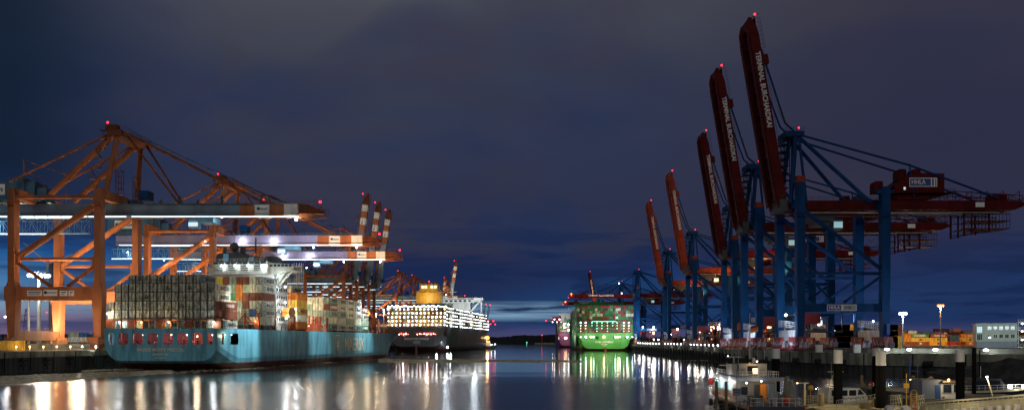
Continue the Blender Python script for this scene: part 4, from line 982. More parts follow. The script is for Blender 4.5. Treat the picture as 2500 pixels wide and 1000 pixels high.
for b_ in range(1, 22):
    t = 2.5+b_*13.6
    if 50 < t < 70: continue
    u = max(0, (t+12-275)/70); hw = 26*(1-u**2.6)
    for k in range(6 if b_ < 19 else 4):
        for c in (0, 1, 2, 3): rest(ship_pt(SE, hw-c*2.5, t, 22.0+k*2.75), rz2, rk.choice(('white', 'cream', 'grey', 'white', 'ochre')), 12.19, 2.7)
        if k >= 4:
            for c in range(4, 20): rest(ship_pt(SE, hw-c*2.5, t, 22.0+k*2.75), rz2, rk.choice(('white', 'cream', 'grey', 'brown')), 12.19, 2.7)
for c in range(8, 22):
    for k in range(2): rest(ship_pt(SE, -26.2+c*2.5-2, 30, 38.6+k*2.75), rz2, rk.choice(('green', 'blue', 'ochre', 'grey', 'white', 'sage')), 12.19, 2.7)
lb = MB()
for k in range(15): lb.box(-26.8+k*3.8, -26.4+k*3.8, .5, 2.2, 21.8, 39.2)
for k in range(6): z = 22+k*3.4; lb.box(-27, 27, .5, 2.2, z, z+.25); lb.rail((-27, .5, z), (27, .5, z), step=3.8, r=.08)
for k in range(7): x = -26+k*7.6; lb.bar((x, .4, 22), (x+4, .4, 39), .3); lb.bar((x+7.6, .4, 22), (x+4, .4, 39), .3)
for b_ in range(25):
    t = 1+b_*13.6; u = max(0, (t-275)/70); hw = 27*(1-u**2.6)
    if hw > 6: lb.box(hw-1.2, hw, t, t+1.2, 21.8, 39.6 if t < 270 else 34)
    if b_: lb.bar((hw-.2, t-13.6, 39), (hw-.2, t, 39), .3)
lb.build('lashing_bridge', 'dark_steel', SE)
pts = []
for k in range(15):
    for j in range(5): pts.append((-25.9+k*3.66+(.4 if j % 2 else 0), -.1, 23.6+j*3.5, .62 if j < 4 else .7))
side_pts = []
for b_ in range(0, 30):
    t = 1.5+b_*11; u = max(0, (t-275)/70); hw = 27.3*(1-u**2.6)
    if hw < 5: continue
    for j in range(6):
        z = 22.8+j*3.2
        if t > 272 and j > 3: continue
        side_pts.append((hw, t, z, .46))
side_pts = [(x, y, z, r*rk.uniform(.55, 1.15)) for x, y, z, r in side_pts if rk.random() > .13]; pts = [(x, y, z, r*rk.uniform(.6, 1.15)) for x, y, z, r in pts if rk.random() > .06]
allp = pts+side_pts
for (x, y, z, rr_) in allp[:100]: MB().ball((x, y, z), rr_, nu=6, nv=4).build('deck_lamp', 'lamp_warm' if (abs(x*7+z*3) % 5 < .9) else 'lamp_white', SE)
m = MB()
for (x, y, z, rr_) in allp[100:]: m.ball((x, y, z), rr_, nu=5, nv=4)
for k in range(30): m.ball((-26+k*1.8, 1, 39.6+R.random()), .55, nu=5, nv=4)
m.build('deck_lamp', 'lamp_white', SE, kind='stuff')
for x in (-20, -7, 7, 20): light((x, -9, 24), 9*K, WARM, 1, SE, 'SPOT', (x, 0, 34), 2.4)
for t in (20, 80, 150, 220, 280): light((37 if t < 260 else 22, t, 26), 8*K, COOL, 1, SE, 'SPOT', (20 if t < 260 else 8, t, 32), 2.4)
light((20, -10, 4.5), 1500, COOL, .6, SE); MB().ball((26.5, 8, 3.6), .9, nu=8, nv=6).build('deck_lamp', 'lamp_white', SE); light((29.5, 7, 4.5), 2500, COOL, .6, SE)
fn = MB(); fn.box(-11.5, 12.2, 54, 68, 38, 55.5); fn.box(-8.5, 9, 54.6, 67, 55.5, 62.8); fn.prism([(-11.5, 45.5), (12.2, 45.5), (12.2, 47.5), (.5, 50), (-11.5, 47.5)], 53.6, 53.95) if False else None
for x in (-6.5, -2.5, 4.5, 7.0): fn.tube((x, 60, 62.8), (x, 60, 65), .9, mi=1)
for x in (-6.5, -3.6, 2.2, 5.6): fn.box(x, x+2.2, 54.45, 54.6, 59.4, 61.6, 2)
fn.rail((-8.5, 54.6, 62.8), (9, 54.6, 62.8), step=1.5, r=.1); fn.rail((-11.5, 54, 55.5), (12.2, 54, 55.5), step=1.5, r=.1)
fn.build('funnel', ['yellow_paint', 'black_paint', 'window_lit'], SE); light((0, 44, 50), 5200, WARM, 1, SE)
lamp_part(SE, [(0, 58, 66)], .6, 'lamp_red', 'warning_lamp')
br = MB(); br.box(-22, 22, 176, 190, 22, 50); br.box(-24, 26, 174, 184, 50, 54); br.prism([(26, 51), (36, 53.2), (36, 55), (26, 55)], 174, 184); br.bar((22, 174, 40), (34, 174, 53), 1.6); br.bar((34, 176, 40), (34, 176, 54), 1.6)
br.box(-24.5, 36.5, 173.6, 184.5, 55, 55.5); br.tube((2, 180, 55), (2, 180, 66), .5); br.bar((-2, 180, 62), (6, 180, 62), .5)
for k in range(6):
    for q in range(3): br.box(22, 22.1, 177+q*4, 179+q*4, 40+k*2.2-6, 41+k*2.2-6, 1)
for q in range(9): br.box(-20+q*5, -17+q*5, 173.4, 173.58, 51.4, 53.2, 1)
br.build('bridge', ['white_paint', 'glass_dark'], SE); light((30, 150, 50), 16*K, COOL, 1, SE); light((0, 150, 60), 12*K, COOL, 1, SE)

# ================================================================= the green ship
loc, rz3 = ship_frame(1478, 915, 2.2)
EV = empty('container_ship', loc, rz3, 'bright green container ship on the right bank, stern lamps glowing above the waterline', 'container ship')
hull('hull', 'hull_green', EV, 395, 55.6, 17.2, 70, 20, flare=.2, r0=7, ztr=1.8, zcut=(11.2, 13.6), holes=[(x-1.5, x+1.5) for x in (-19, -14.5, -8, 8.5, 14, 20)], tlow=.82, aft=60)
mooring_deck(EV, 55.6, (11.2, 13.6), 7, 'box_emerald')
text('EVER GOVERN', 1.7, 'letter_cream', (-1, -.1, 8.2), parent=EV, width=17); text('PANAMA', 1.1, 'letter_cream', (-1, -.1, 6.1), parent=EV, width=6); text('IMO 9832717', .7, 'letter_cream', (-1, -.1, 4.6), parent=EV, width=4)
MB().prism([(-1.2, -1), (-.3, 3.4), (.5, 3.4), (1.4, -1)], -1.5, .5).build('rudder', 'rust_red', EV)
for (x, m_, rr_) in ((-19, 'lamp_cool', .8), (-14, 'lamp_warm', 1.0), (-11.5, 'lamp_cool', .6), (-1.5, 'lamp_warm', 1.3), (9.5, 'lamp_cool', .7), (12, 'lamp_warm', 1.0), (14, 'lamp_cool', .6), (21, 'lamp_cool', .8), (26, 'lamp_white', .5), (-24, 'lamp_white', .4)):
    MB().ball((x, -.5, 13.2), rr_, nu=8, nv=6).build('deck_lamp', m_, EV); light((x, -3.5, 13), 400*rr_, WARM if 'warm' in m_ else COOL, .6, EV)
rg_ = random.Random(11)
for c in range(22):
    for k in range(10):
        w = .0
        if 5 <= k <= 8: w = .3 if k in (7, 8, 6) else .12
        key = rg_.choice(('cream', 'sage')) if rg_.random() < w else rg_.choice(('brown', 'emerald', 'brown', 'emerald', 'charcoal', 'red', 'green'))
        rest(ship_pt(EV, -26.3+c*2.5, 2, 17.3+k*2.66), rz3, key, 12.19, 2.6)
for b_ in range(1, 24):
    for k in range(10 if b_ < 20 else 7):
        for c in range(0, 2): rest(ship_pt(EV, -26.3+c*2.5, 2+b_*13.8, 17.3+k*2.66), rz3, rg_.choice(('emerald', 'sage', 'green', 'brown', 'emerald', 'cream')), 12.19, 2.6)
        if k == 9 - (b_ > 19)*3:
            for c in range(2, 22): rest(ship_pt(EV, -26.3+c*2.5, 2+b_*13.8, 17.3+k*2.66), rz3, 'emerald', 12.19, 2.6)
lb = MB()
for k in range(12): lb.box(-27.3+k*4.9, -26.9+k*4.9, .4, 1.8, 17.2, 30)
for k in range(4): z = 19.5+k*3.2; lb.box(-27.4, 27.4, .4, 1.8, z, z+.2)
for k in range(6): lb.bar((-25+k*9, .3, 17.5), (-21+k*9, .3, 29.5), .28); lb.bar((-17+k*9, .3, 17.5), (-21+k*9, .3, 29.5), .28) if k < 5 else None
lb.build('lashing_bridge', 'dark_steel', EV)
for i, x in enumerate((-24, -19.2, -13, -8.2, -3.4, 2, 7, 11.4, 17.8, 22.6)):
    for k in range(4):
        if k == 0 and i % 3 == 1 or (i in (2, 6) and k < 2): continue
        MB().ball((x, -.2, 18.8+k*2.75), rg_.uniform(.34, .5) if k < 3 else .55, nu=6, nv=4).build('deck_lamp', 'lamp_green' if 2 <= i <= 7 and k else 'lamp_white' if k > 1 else 'lamp_warm', EV)
MB().box(-13, 10.5, .2, .38, 28.2, 28.55).build('light_strip', 'lamp_green', EV)
for x in (-17, -3, 10, 22): light((x, -9, 20), 2.2*K, (.5, 1, .5), 1, EV, 'SPOT', (x, 0, 28), 2.2)  # unseen spots here and below, added for a green wash
[light((x, -30, 16), 20*K, (.85, 1, .8), 1, EV, 'SPOT', (x, 0, 9), 1.5) for x in (-16, 4, 20)]
for t in (15, 60, 110, 170): light((-40, t, 16), 9*K, (.8, 1, .75), 1, EV, 'SPOT', (-27, t, 22), 2.6)
m = MB(); m.box(-28.05, -27.95, 20, 70, 4, 15); m.build('side_panel', 'white_paint', EV)
m = MB(); m.box(-23, 25, 120, 132, 17, 47); m.box(-27, 28, 119, 128, 47, 50.4); m.box(-10, 8, 122, 130, 50.4, 52.5); m.tube((0, 125, 52), (0, 125, 58), .4); m.rail((-27, 119, 50.4), (28, 119, 50.4), step=3, r=.12)
m.build('bridge', 'box_emerald', EV)

# ================================================================= the purple ship beyond
loc, rz4 = ship_frame(1398, 1370, 1.5)
ON = empty('container_ship', loc, rz4, 'magenta hulled container ship partly hidden behind the green ship', 'container ship')
hull('hull', 'hull_purple', ON, 300, 42, 20, 60, 18, flare=.2, r0=5, ztr=2.5, zcut=(12, 15), holes=[(-12, -8)], tlow=.88, aft=60)
mooring_deck(ON, 42, (12, 15), 6, 'window_lit')  # emissive deck: lamplight inside the opening put into the material
for c in range(16):
    for k in range(6 if c < 5 else 8): rest(ship_pt(ON, -19.2+c*2.5, 3, 20.2+k*2.66), rz4, rg_.choice(('sage', 'green', 'brown', 'grey', 'emerald')), 12.19, 2.6)
for b_ in range(1, 16):
    for k in range(6 if b_ % 5 else 4): rest(ship_pt(ON, -19.2, 3+b_*13.8, 20.2+k*2.66), rz4, rg_.choice(('sage', 'green', 'brown', 'grey')), 12.19, 2.6)
m = MB(); m.box(-15, 18, 60, 72, 20, 48); m.box(-19, 20, 59, 68, 48, 51.5); m.tube((-3, 64, 51), (-3, 64, 60), .6); m.box(-14, -10, 57, 60, 30, 44)
m.build('bridge', 'white_paint', ON)
lamp_part(ON, [(-12, -.6, 34), (-6, -.6, 33), (-12, -.6, 29), (-6, -.6, 25)], 1.1, 'lamp_white', 'deck_lamp'); light((-14, -20, 24), 14*K, WHT, 1, ON, 'SPOT', (-12, 0, 34), 2.2); light((-10, -24, 12), 5*K, (1, .85, .9), 1, ON, 'SPOT', (-12, 0, 14), 2); light((-34, 30, 34), 30*K, COOL, 1, ON, 'SPOT', (0, 60, 48), 2)
# ================================================================= quays and land
def quay(name, line, label, inland, mooring=True, cap=1.9, pile=2.6, fend=13, wallm='concrete', side=1, top=QZ):
    """line = list of (x, y) along the water's edge; inland = outline closing the land behind"""
    root = empty(name, (0, 0, 0), label=label, cat='quay wall')
    wall = MB(); pl = MB(); fd = MB(); rl = MB(); step_ = 0
    for (a, b) in zip(line, line[1:]):
        a = Vector((*a, 0)); b = Vector((*b, 0)); d = (b-a).normalized(); n = Vector((d.y, -d.x, 0))*side; L = (b-a).length
        wall.add([a+n*.5+Vector((0,0,top)), b+n*.5+Vector((0,0,top)), b-n*1+Vector((0,0,top)), a-n*1+Vector((0,0,top)), a+n*.5+Vector((0,0,top-cap)), b+n*.5+Vector((0,0,top-cap)), b-n*1+Vector((0,0,top-cap)), a-n*1+Vector((0,0,top-cap))],
                 [(0,1,2,3),(4,7,6,5),(0,4,5,1),(2,6,7,3),(1,5,6,2),(3,7,4,0)])
        wall.add([a-n*.6+Vector((0,0,top-cap+.1)), b-n*.6+Vector((0,0,top-cap+.1)), b-n*.6+Vector((0,0,-3)), a-n*.6+Vector((0,0,-3))], [(0,1,2,3)], 1)
        k = 0.
        while k < L:
            p = a+d*k-n*.3; pl.tube(p+Vector((0,0,-2)), p+Vector((0,0,top-cap+.05)), .42, n=6); k += pile*max(1, p.y/500)
        k = fend*.5
        while k < L and a.y < 1300:
            p = a+d*k+n*.75
            fd.tube(p-d*1.2+Vector((0,0,top-2.6)), p+d*1.2+Vector((0,0,top-2.6)), .75, n=8); fd.bar(p+Vector((0,0,top-1.9)), p+Vector((0,0,.6)), .35)
            fd.bar(p-d*1+Vector((0,0,top-4.2)), p+d*1+Vector((0,0,top-4.2)), .7); fd.bar(a+d*(k+4)+n*.56+Vector((0,0,.2)), a+d*(k+4)+n*.56+Vector((0,0,top-.2)), .28)
            k += fend
    wall.build('cap_wall', [wallm, 'pile_steel'], root); pl.build('sheet_piling', 'pile_steel', root); fd.build('fender', 'rubber', root)
    g = MB(); poly = list(line)+inland; g.prism(poly, -3, top-.02, axis='z'); return root, g
LQ = [(-158, 150), (-152, 240), (-145.5, 330), (-140, 440), (-136, 560), (-133, 800), (-127, 1080), (-112, 1250), (-95, 1500), (-85, 2000), (-80, 2600)]
r, g = quay('quay_wall', LQ, 'dark left quay wall with steel piling, fenders and weathered concrete cap', [(-80, 3300), (-6000, 3300), (-6000, 150)], side=1)
g.build('left_quay_ground', 'asphalt', kind='structure')
RQ = [(205, 172), (150, 196), (118, 222), (92, 250), (84, 290), (84.6, 345), (94, 430), (103, 560), (107.5, 680), (115, 840), (118.5, 930), (118, 1050), (122, 1400), (128, 1700), (132, 2200)]
r, g = quay('quay_wall', RQ, 'right quay wall with tall concrete cap, row of piles and black fenders', [(150, 3300), (6000, 3300), (6000, 172)], side=-1, cap=3.2)
g.build('right_quay_ground', 'asphalt', kind='structure')
# flood parapet and lit ledge on the near right quay
m = MB()
for (a, b) in zip([(206, 177), (152, 200), (120, 226), (95.5, 253)], [(152, 200), (120, 226), (95.5, 253), (92, 268)]):
    m.add([(*a, QZ), (*b, QZ), (b[0]+.3, b[1]+.4, QZ), (a[0]+.3, a[1]+.4, QZ), (*a, QZ+1.25), (*b, QZ+1.25), (b[0]+.3, b[1]+.4, QZ+1.25), (a[0]+.3, a[1]+.4, QZ+1.25)], [(0,1,5,4),(4,5,6,7),(2,3,7,6),(1,2,6,5),(0,4,7,3)])
m.build('flood_wall', 'concrete', label='pale concrete flood wall lit by low lamps behind the piles', cat='flood wall')
m = MB(); m.prism([(-1.6, 4.1), (-1.6, 4.4), (1.2, 4.4), (1.2, 4.1)], 0, .1)
# ledge lamps
for i, px in enumerate((2167, 2221, 2284, 2407)):
    for (a, b) in (((206, 177), (152, 200)), ((152, 200), (120, 226)), ((120, 226), (95.5, 253))):
        k = (px-CX)/F; t = (a[0]-k*a[1])/((a[0]-k*a[1])-(b[0]-k*b[1]))
        if 0 <= t <= 1: x, y = a[0]+(b[0]-a[0])*t, a[1]+(b[1]-a[1])*t; break
    e = empty('wall_lamp', (x-.8, y-1.6, QZ+.6), label='bright oval lamp on the flood wall, %s of four from the crane side' % ORD[i+1], cat='lamp', group='lamps along the flood wall')
    MB().ball((0, 0, .35), .62, nu=10, nv=6, sz=.5).build('bulb', 'lamp_white', e); MB().bar((0, 1.6, .2), (0, .2, .3), .12).build('bracket', 'pole_grey', e)
    light((-.5, -3.0, .1), 420, COOL, .3, e)
e = MB()
for k in range(30):
    u = k/29; x = 120+u*46; e.box(x+28, x+28.9, 192-u*12, 192.6-u*12, QZ+1.2, QZ+2.8) if k % 1 == 0 else None
# rock bank in the corner
rb = MB(); rr_ = random.Random(5); nx, ny = 46, 8
for j in range(ny):
    for i in range(nx):
        x = 101+i*2.6; yb = 236-(x-101)*.62; rb.v.append((x+rr_.uniform(-.6, .6), yb-6-j*1.6+rr_.uniform(-.4, .4), 5.4-j*.95+rr_.uniform(-.35, .35)-max(0, (116-x)*.25)))
for j in range(ny-1):
    for i in range(nx-1): a = j*nx+i; rb.f.append((a, a+1, a+nx+1, a+nx)); rb.m.append(0)
rb.build('rock_bank', 'rock_bank', kind='structure')
# distant wooded ridge
hm_ = MB(); hr = random.Random(9); xs = [-1500+k*9 for k in range(420)]
def ridge(x): return 17+7*math.sin(x*.0031+1.2)+4*math.sin(x*.011)+1.6*math.sin(x*.05)+hr.uniform(-1.3, 1.6)
top_ = [ridge(x) for x in xs]
for i, x in enumerate(xs): hm_.v += [(x, 3150, -1), (x, 3200, top_[i]), (x, 3420, top_[i]+3), (x, 3900, -1)]
for i in range(len(xs)-1):
    for j in range(3): a = i*4+j; hm_.f.append((a, a+4, a+5, a+1)); hm_.m.append(0)
hm_.build('hills', 'hill_dark', kind='structure')
def far_hill(x0, x1, y, h, seed):
    q = MB(); rr = random.Random(seed); n = int((x1-x0)/30)
    for i in range(n+1):
        x = x0+(x1-x0)*i/n; z = h*(.7+.2*math.sin(x*.002+seed)+.1*math.sin(x*.013))+rr.uniform(-1.5, 1.5); q.v += [(x, y, 0), (x, y+40, z), (x, y+700, 0)]
    for i in range(n):
        for j in range(2): a = i*3+j; q.f.append((a, a+3, a+4, a+1)); q.m.append(0)
    q.build('hills', 'hill_dark', kind='structure')
far_hill(-5200, -1400, 4200, 26, 2); far_hill(2200, 5600, 4200, 30, 4); far_hill(-5000, 5600, 6400, 34, 6)
far_hill(420, 2300, 1900, 50, 8)
# beacons and little lights on the far shore
for i, (px, h, m_, lab) in enumerate(((1323, 26, 'lamp_red', 'slim red and white beacon mast on the far wooded shore'), (1286, 3, 'lamp_green', 'tiny green harbour light low on the far shore'))):
    p = at(px, HY, 2950); e = empty('beacon', (p.x, p.y, 0), label=lab, cat='beacon')
    MB().tube((0, 0, 0), (0, 0, h), .9).box(-2.5, 2.5, -2.5, 2.5, 0, 2).build('mast', 'buoy_red' if i == 0 else 'pole_grey', e); MB().ball((0, 0, h+1.2), 1.3, nu=6, nv=4).build('lamp', m_, e)
MB().box(0, 150, 0, 10, 0, 3.6).build('breakwater', 'concrete', label='low pale breakwater before the far wooded shore', cat='breakwater').location = (70/1, 2900, 0)

# small craft with a bright sodium lamp past the black ship's bow
p = at(1188, HY, 1120)
e = empty('harbour_tug', (p.x, p.y, 0), label='small tug with a glaring sodium lamp beyond the black ship\'s bow', cat='tug')
m = MB(); m.prism([(-9, -.5), (-11, 3), (9, 3), (12, 4.4), (9, -.5)], -4, 4); m.build('hull', 'hull_navy', e)
m = MB(); m.box(-4, 5, -3, 3, 3, 6.5); m.box(-1, 4, -2.5, 2.5, 6.5, 9.4); m.tube((0, 0, 9), (0, 0, 15), .2); m.rail((-10, -3.8, 3), (9, -3.8, 3.2), r=.1); m.build('wheelhouse', 'white_paint', e)
MB().ball((1, -1, 13), 2.4, nu=10, nv=7).build('masthead_lamp', 'lamp_sodium', e); light((1, -4, 13), 9000, SOD, 1.2, e)
lamp_part(e, [(-8, -4, 4.6), (-4, -4, 6.8), (6, -4, 5), (10, -4, 5.5)], .6, 'lamp_cool', 'deck_lamp')

# ---------------------------------------------------------------- lamp posts
def mast(name, px, d, h, label, m_='lamp_white', ring=0, pw=3000, col=WHT, rad=.45, r0=.3, group='tall lamp masts on the quays'):
    p = at(px, HY, d); e = empty(name, (p.x, p.y, QZ), label=label, cat='lamp mast', group=group)
    MB().tube((0, 0, 0), (0, 0, h), r0, r0*.6, n=10).box(-.5, .5, -.5, .5, 0, .8).build('pole', 'pole_grey', e)
    if ring:
        m = MB(); m.tube((0, 0, h-.4), (0, 0, h+.3), ring*.7, ring*.85, n=16); m.rail((-ring, -ring*.5, h+.4), (ring, -ring*.5, h+.4), step=1); m.build('lamp_ring', 'pole_grey', e)
        k = 14
        for j in range(k): 
            a = 6.283*j/k; MB().ball((ring*math.cos(a), ring*math.sin(a), h-.1), rad, nu=6, nv=4).build('lamp', m_, e)
    else:
        MB().bar((-1.6, 0, h), (1.6, 0, h), .25).build('cross_arm', 'pole_grey', e)
        for x in (-1.2, 0, 1.2): MB().ball((x, -.2, h+.1), rad, nu=8, nv=5).build('lamp', m_, e)
    if pw: light((0, -.8-ring, h-.9), pw, col, .6, e)
    return e
mast('lamp_mast', 95, 430, 33, 'tallest floodlight mast with a ring of white lamps, seen between the left crane\'s legs', 'lamp_white', 4.2, 50*K, (1, .95, .75), .7, .95)
mast('lamp_mast', 19, 470, 15, 'short lamp mast at the left edge with white lamps', 'lamp_white', 0, 5*K, WHT, .5)
mast('lamp_mast', 2204, 400, 14.6, 'slim lamp mast with cold white lamps just right of the nearest blue crane', 'lamp_cool', 0, 8*K, COOL, .6, .35)
mast('lamp_mast', 2296, 480, 21.0, 'slim lamp mast with amber sodium lamps before the yellow containers', 'lamp_sodium', 0, 12*K, SOD, .65, .35)
p = at(70, HY, 400); e = MB().tube((0, 0, 0), (0, 0, 22), .5, .45).build('flag_pole', 'white_paint', label='plain pale pole left of the tall floodlight mast', cat='pole'); e.location = (p.x, p.y, QZ)
# wind turbine
p = at(125, HY, 760); e = empty('wind_turbine', (p.x, p.y, QZ), label='grey wind turbine behind the portal of the nearest orange crane', cat='wind turbine')
MB().tube((0, 0, 0), (0, 0, 64), 2.2, 1.4, n=12).build('tower', 'pole_grey', e); MB().box(-1.8, 1.8, -4, 4, 63.4, 66.4).build('nacelle', 'pole_grey', e)
for k in range(3):
    a = math.radians(20+120*k); d_ = Vector((math.cos(a), 0, math.sin(a))); c0 = Vector((0, -5, 65)); MB().bar(c0, c0+d_*26, 1.6, .4, .4, .15, up=(0, 1, 0)).build('blade', 'white_paint', e)
lamp_part(e, [(-3, -5, 67), (2, -5, 67), (-2.4, -2.6, 26), (2.4, -2.6, 26)], .5, 'lamp_red', 'warning_lamp')
# a lattice pylon
p = at(64, HY, 900); m = MB()
for s in (-1, 1):
    m.bar((s*4, 0, 0), (s*.6, 0, 34), .4); m.bar((s*9, 0, 26), (0, 0, 28), .4); m.bar((s*7, 0, 20), (0, 0, 22), .4)
for k in range(8): m.bar((-4+k*.42, 0, k*4.2), (4-(k+1)*.42, 0, (k+1)*4.2), .25); m.bar((4-k*.42, 0, k*4.2), (-4+(k+1)*.42, 0, (k+1)*4.2), .25)
o = m.build('power_pylon', 'dark_steel', label='dark lattice power pylon low behind the left crane', cat='pylon'); o.location = (p.x, p.y, QZ)

# quay edge lamps left
for i in range(10):
    px = 40+i*33-(i > 4)*4; d = 322-i*0; p = at(px, HY, 316+i*2); m_ = 'lamp_warm' if i < 5 else 'lamp_cool'
    if px > 236: break
    e = empty('bollard_lamp', (p.x+0, p.y, QZ), label='%s lamp, %s from the left edge along the left quay wall' % ('yellow' if i < 5 else 'white', ORD[i+1]), cat='lamp', group='lamps along the left quay')
    MB().tube((0, 0, 0), (0, 0, 1.0), .14).build('post', 'pole_grey', e); MB().ball((0, 0, 1.2), .26, nu=8, nv=5).build('lamp', m_, e); light((0, -.9, 1.3), 800, SOD if i < 5 else WHT, .15, e)
m = MB()                                                             # low barrier behind those lamps
a = at(-60, HY, 322); b = at(330, HY, 345)
m.bar((a.x, a.y, QZ+1.1), (b.x, b.y, QZ+1.1), .25, 2.2); m.rail((a.x, a.y-.3, QZ+2.2), (b.x, b.y-.3, QZ+2.2), step=3, r=.08)
m.build('quay_barrier', 'concrete', label='long grey barrier with railing along the left quay behind yellow lamps', cat='barrier')
# quay edge lamps right: dense white row
def quay_lamps(pts, group, lab, m_='lamp_white', pw=500, col=WHT, rad=.3):
    for i, (x, y) in enumerate(pts):
        e = empty('quay_lamp', (x, y, QZ), label=lab % ORD[min(20, i+1)], cat='lamp', group=group)
        MB().box(-.2, .2, -.2, .2, 0, .9).build('post', 'pole_grey', e); MB().ball((-.25, -.25, 1.1), rad, nu=6, nv=4).build('bulb', m_, e)
        if i % 2 == 0: light((-3.6, -2.2, .6), pw, col, .3, e)
def along(line, y):
    for a, b in zip(line, line[1:]):
        if a[1] <= y <= b[1]: return a[0]+(b[0]-a[0])*(y-a[1])/(b[1]-a[1])
quay_lamps([(along(RQ, y)+1.6, y) for y in range(440, 556, 15)], 'white quay lamps between third and fourth right cranes', 'white quay lamp, %s along the edge between third and fourth raised booms', pw=260)
quay_lamps([(along(RQ, y)+1.6, y) for y in range(588, 672, 16)], 'white quay lamps between fourth and fifth right cranes', 'white quay lamp, %s along the edge between fourth and fifth raised booms', rad=.32, pw=260)
quay_lamps([(along(RQ, y)+1.6, y) for y in range(706, 890, 22)], 'white quay lamps by the green ship', 'white quay lamp, %s along the edge approaching the green ship', rad=.38, pw=300)

# ---------------------------------------------------------------- yards
GY = 'containers in the yard behind the right quay'
def yrow(px, d, key, z, label, word=None, L=12.19, mark=True):
    p = at(px, HY, d); pos = (p.x+L, p.y, QZ+z*2.62); o = container(pos, math.pi/2, key, label, GY, None, L, 2.6)
    mt = 'letter_white' if key in ('green', 'orange', 'brown') else 'letter_dark'
    # the long side that faces the camera is the container's local -x side... it looks along world -y
    if word:
        t = text(word, 1.15, mt, (0, 0, 0), '-y', o, width=7.4 if len(word) > 6 else 3.2, bold=.05)
        t.matrix_local = Matrix.Translation((-1.3, 6.1, 1.35)) @ Matrix(((0,0,-1,0),(-1,0,0,0),(0,1,0,0),(0,0,0,1)))
    elif mark:
        t = MB().box(-1.30, -1.24, 5.4, 6.8, .8, 2.0).build('emblem', mt, o)
    return o
D_ = 640
for (px, key, z, lab, word) in ((2178, 'orange', 2, 'orange container on top at the crane end of the lit yard row', None), (2181, 'ochre', 1, 'amber container under the orange one at the crane end', None), (2181, 'brown', 0, 'dark orange container at ground level, crane end of the row', None),
    (2222, 'green', 2, 'olive green container with white lettering on top of the lit yard row', 'EVERGREEN'), (2224, 'yellow', 1, 'yellow container with square emblem under the green lettered one', None), (2224, 'brown', 0, 'rust container at ground level under the green lettered stack', None),
    (2270, 'brown', 2, 'dull brown lettered container beside the green lettered one, top tier', 'HAMBURG SUD'), (2267, 'yellow', 1, 'yellow container under the dull brown lettered one', None), (2267, 'ochre', 0, 'amber container at ground level behind the sodium mast', None),
    (2345, 'orange', 2, 'orange container with short lettering on top beside the office building', 'HAPAG'), (2345, 'yellow', 1, 'yellow container with emblem beside the office building', None), (2345, 'orange', 0, 'orange container at ground level beside the office building', None), (2312, 'red', 0, 'low red container between the two yellow stacks', None)):
    yrow(px, D_, key, z, lab, word)
for i in range(9): light((at(2190+i*24, HY, 618).x, 616, QZ+4.5), 3600, SOD, .6)
yk = random.Random(21)
for i in range(13):                                               # darker rows behind
    for z in range(5):
        if z > 3+(i % 4 == 1) or yk.random() < .12: continue
        p = at(2110+i*34, HY, 760); rest((p.x+12, p.y, QZ+z*2.62), math.pi/2, yk.choice(('yellow', 'brown', 'grey', 'sage', 'brown')), 12.19, 2.6)
for i in range(26):
    for z in range(8):
        if z > 4+yk.random()*4: continue
        p = at(2060+i*22, HY, 1150); rest((p.x+12, p.y, QZ+z*2.62), math.pi/2, yk.choice(('brown', 'charcoal', 'blue', 'red', 'grey', 'charcoal')), 12.19, 2.6)
for i in range(7): light((at(2080+i*70, HY, 1110).x, 1115, QZ+14), 16000, SOD if i % 2 else WARM, 1)  # unseen lights added to lift the far stacks
for i in range(26):                                               # clutter seen between the blue legs
    for z in range(5):
        if yk.random() < .25: continue
        p = at(1600+i*22, HY, 620+yk.choice((0, 60, 140, 200))); p.x = max(p.x, 150 if p.y < 700 else 160); rest((p.x+12, p.y, QZ+z*2.62), math.pi/2, yk.choice(('brown', 'charcoal', 'blue', 'orange', 'grey', 'charcoal')), 12.19, 2.6)
for i in range(16):
    for z in range(4):
        if z > 2+yk.random()*2: continue
        p = at(1975+i*13, HY, 420); rest((p.x+6, p.y, QZ+z*2.62), math.pi/2, yk.choice(('ochre', 'yellow', 'orange', 'ochre', 'brown')), 6.06, 2.6)  # ochre and orange picked so a lamplit tone sits in the colour
for x in (98, 112, 126, 140, 156): light((x, 406, QZ+3), 1800, SOD, .5)  # unseen lights added to brighten this row
# yard containers left
GYL = 'containers on the left quay'
for (px, d, key, z, L, lab) in ((-6, 318, 'yellow', 0, 12.19, 'yellow container at the left edge on the quay'), ):
    p = at(px, HY, d); container((p.x+L-5, p.y+3, QZ), math.pi/2, key, lab, GYL, None, L, 3.2)
for i in range(9):
    for z in range(3 if i % 3 else 2): 
        p = at(148+i*20, HY, 520); key = ('sage', 'grey', 'brown', 'blue', 'orange', 'white', 'red')[(i*3+z*2) % 7]
        container((p.x+6, p.y, QZ+z*2.62), math.pi/2, key, '%s container, tier %s, %s along the row behind the left crane' % (key, ('one', 'two', 'three')[z], ORD[i+1]), GYL, None, 6.06, 2.6)
for i in range(14):
    for z in range(3):
        p = at(-10+i*17, HY, 640); rest((p.x+6, p.y, QZ+z*2.62), math.pi/2, yk.choice(('grey', 'brown', 'orange', 'blue')), 6.06, 2.6)
for i in range(5): light((-190+i*9, 500-i*10, QZ+14), 6000, SOD if i % 2 else WARM, .6)
for (px, d, z, w_) in ((55, 366, 13, 9000), (105, 366, 15, 12000), (190, 372, 14, 8000)):
    p = at(px, HY, d); light((p.x, p.y, z), w_, (1, .88, .62), 2.2)  # unseen soft lights added for gold reflections on the water
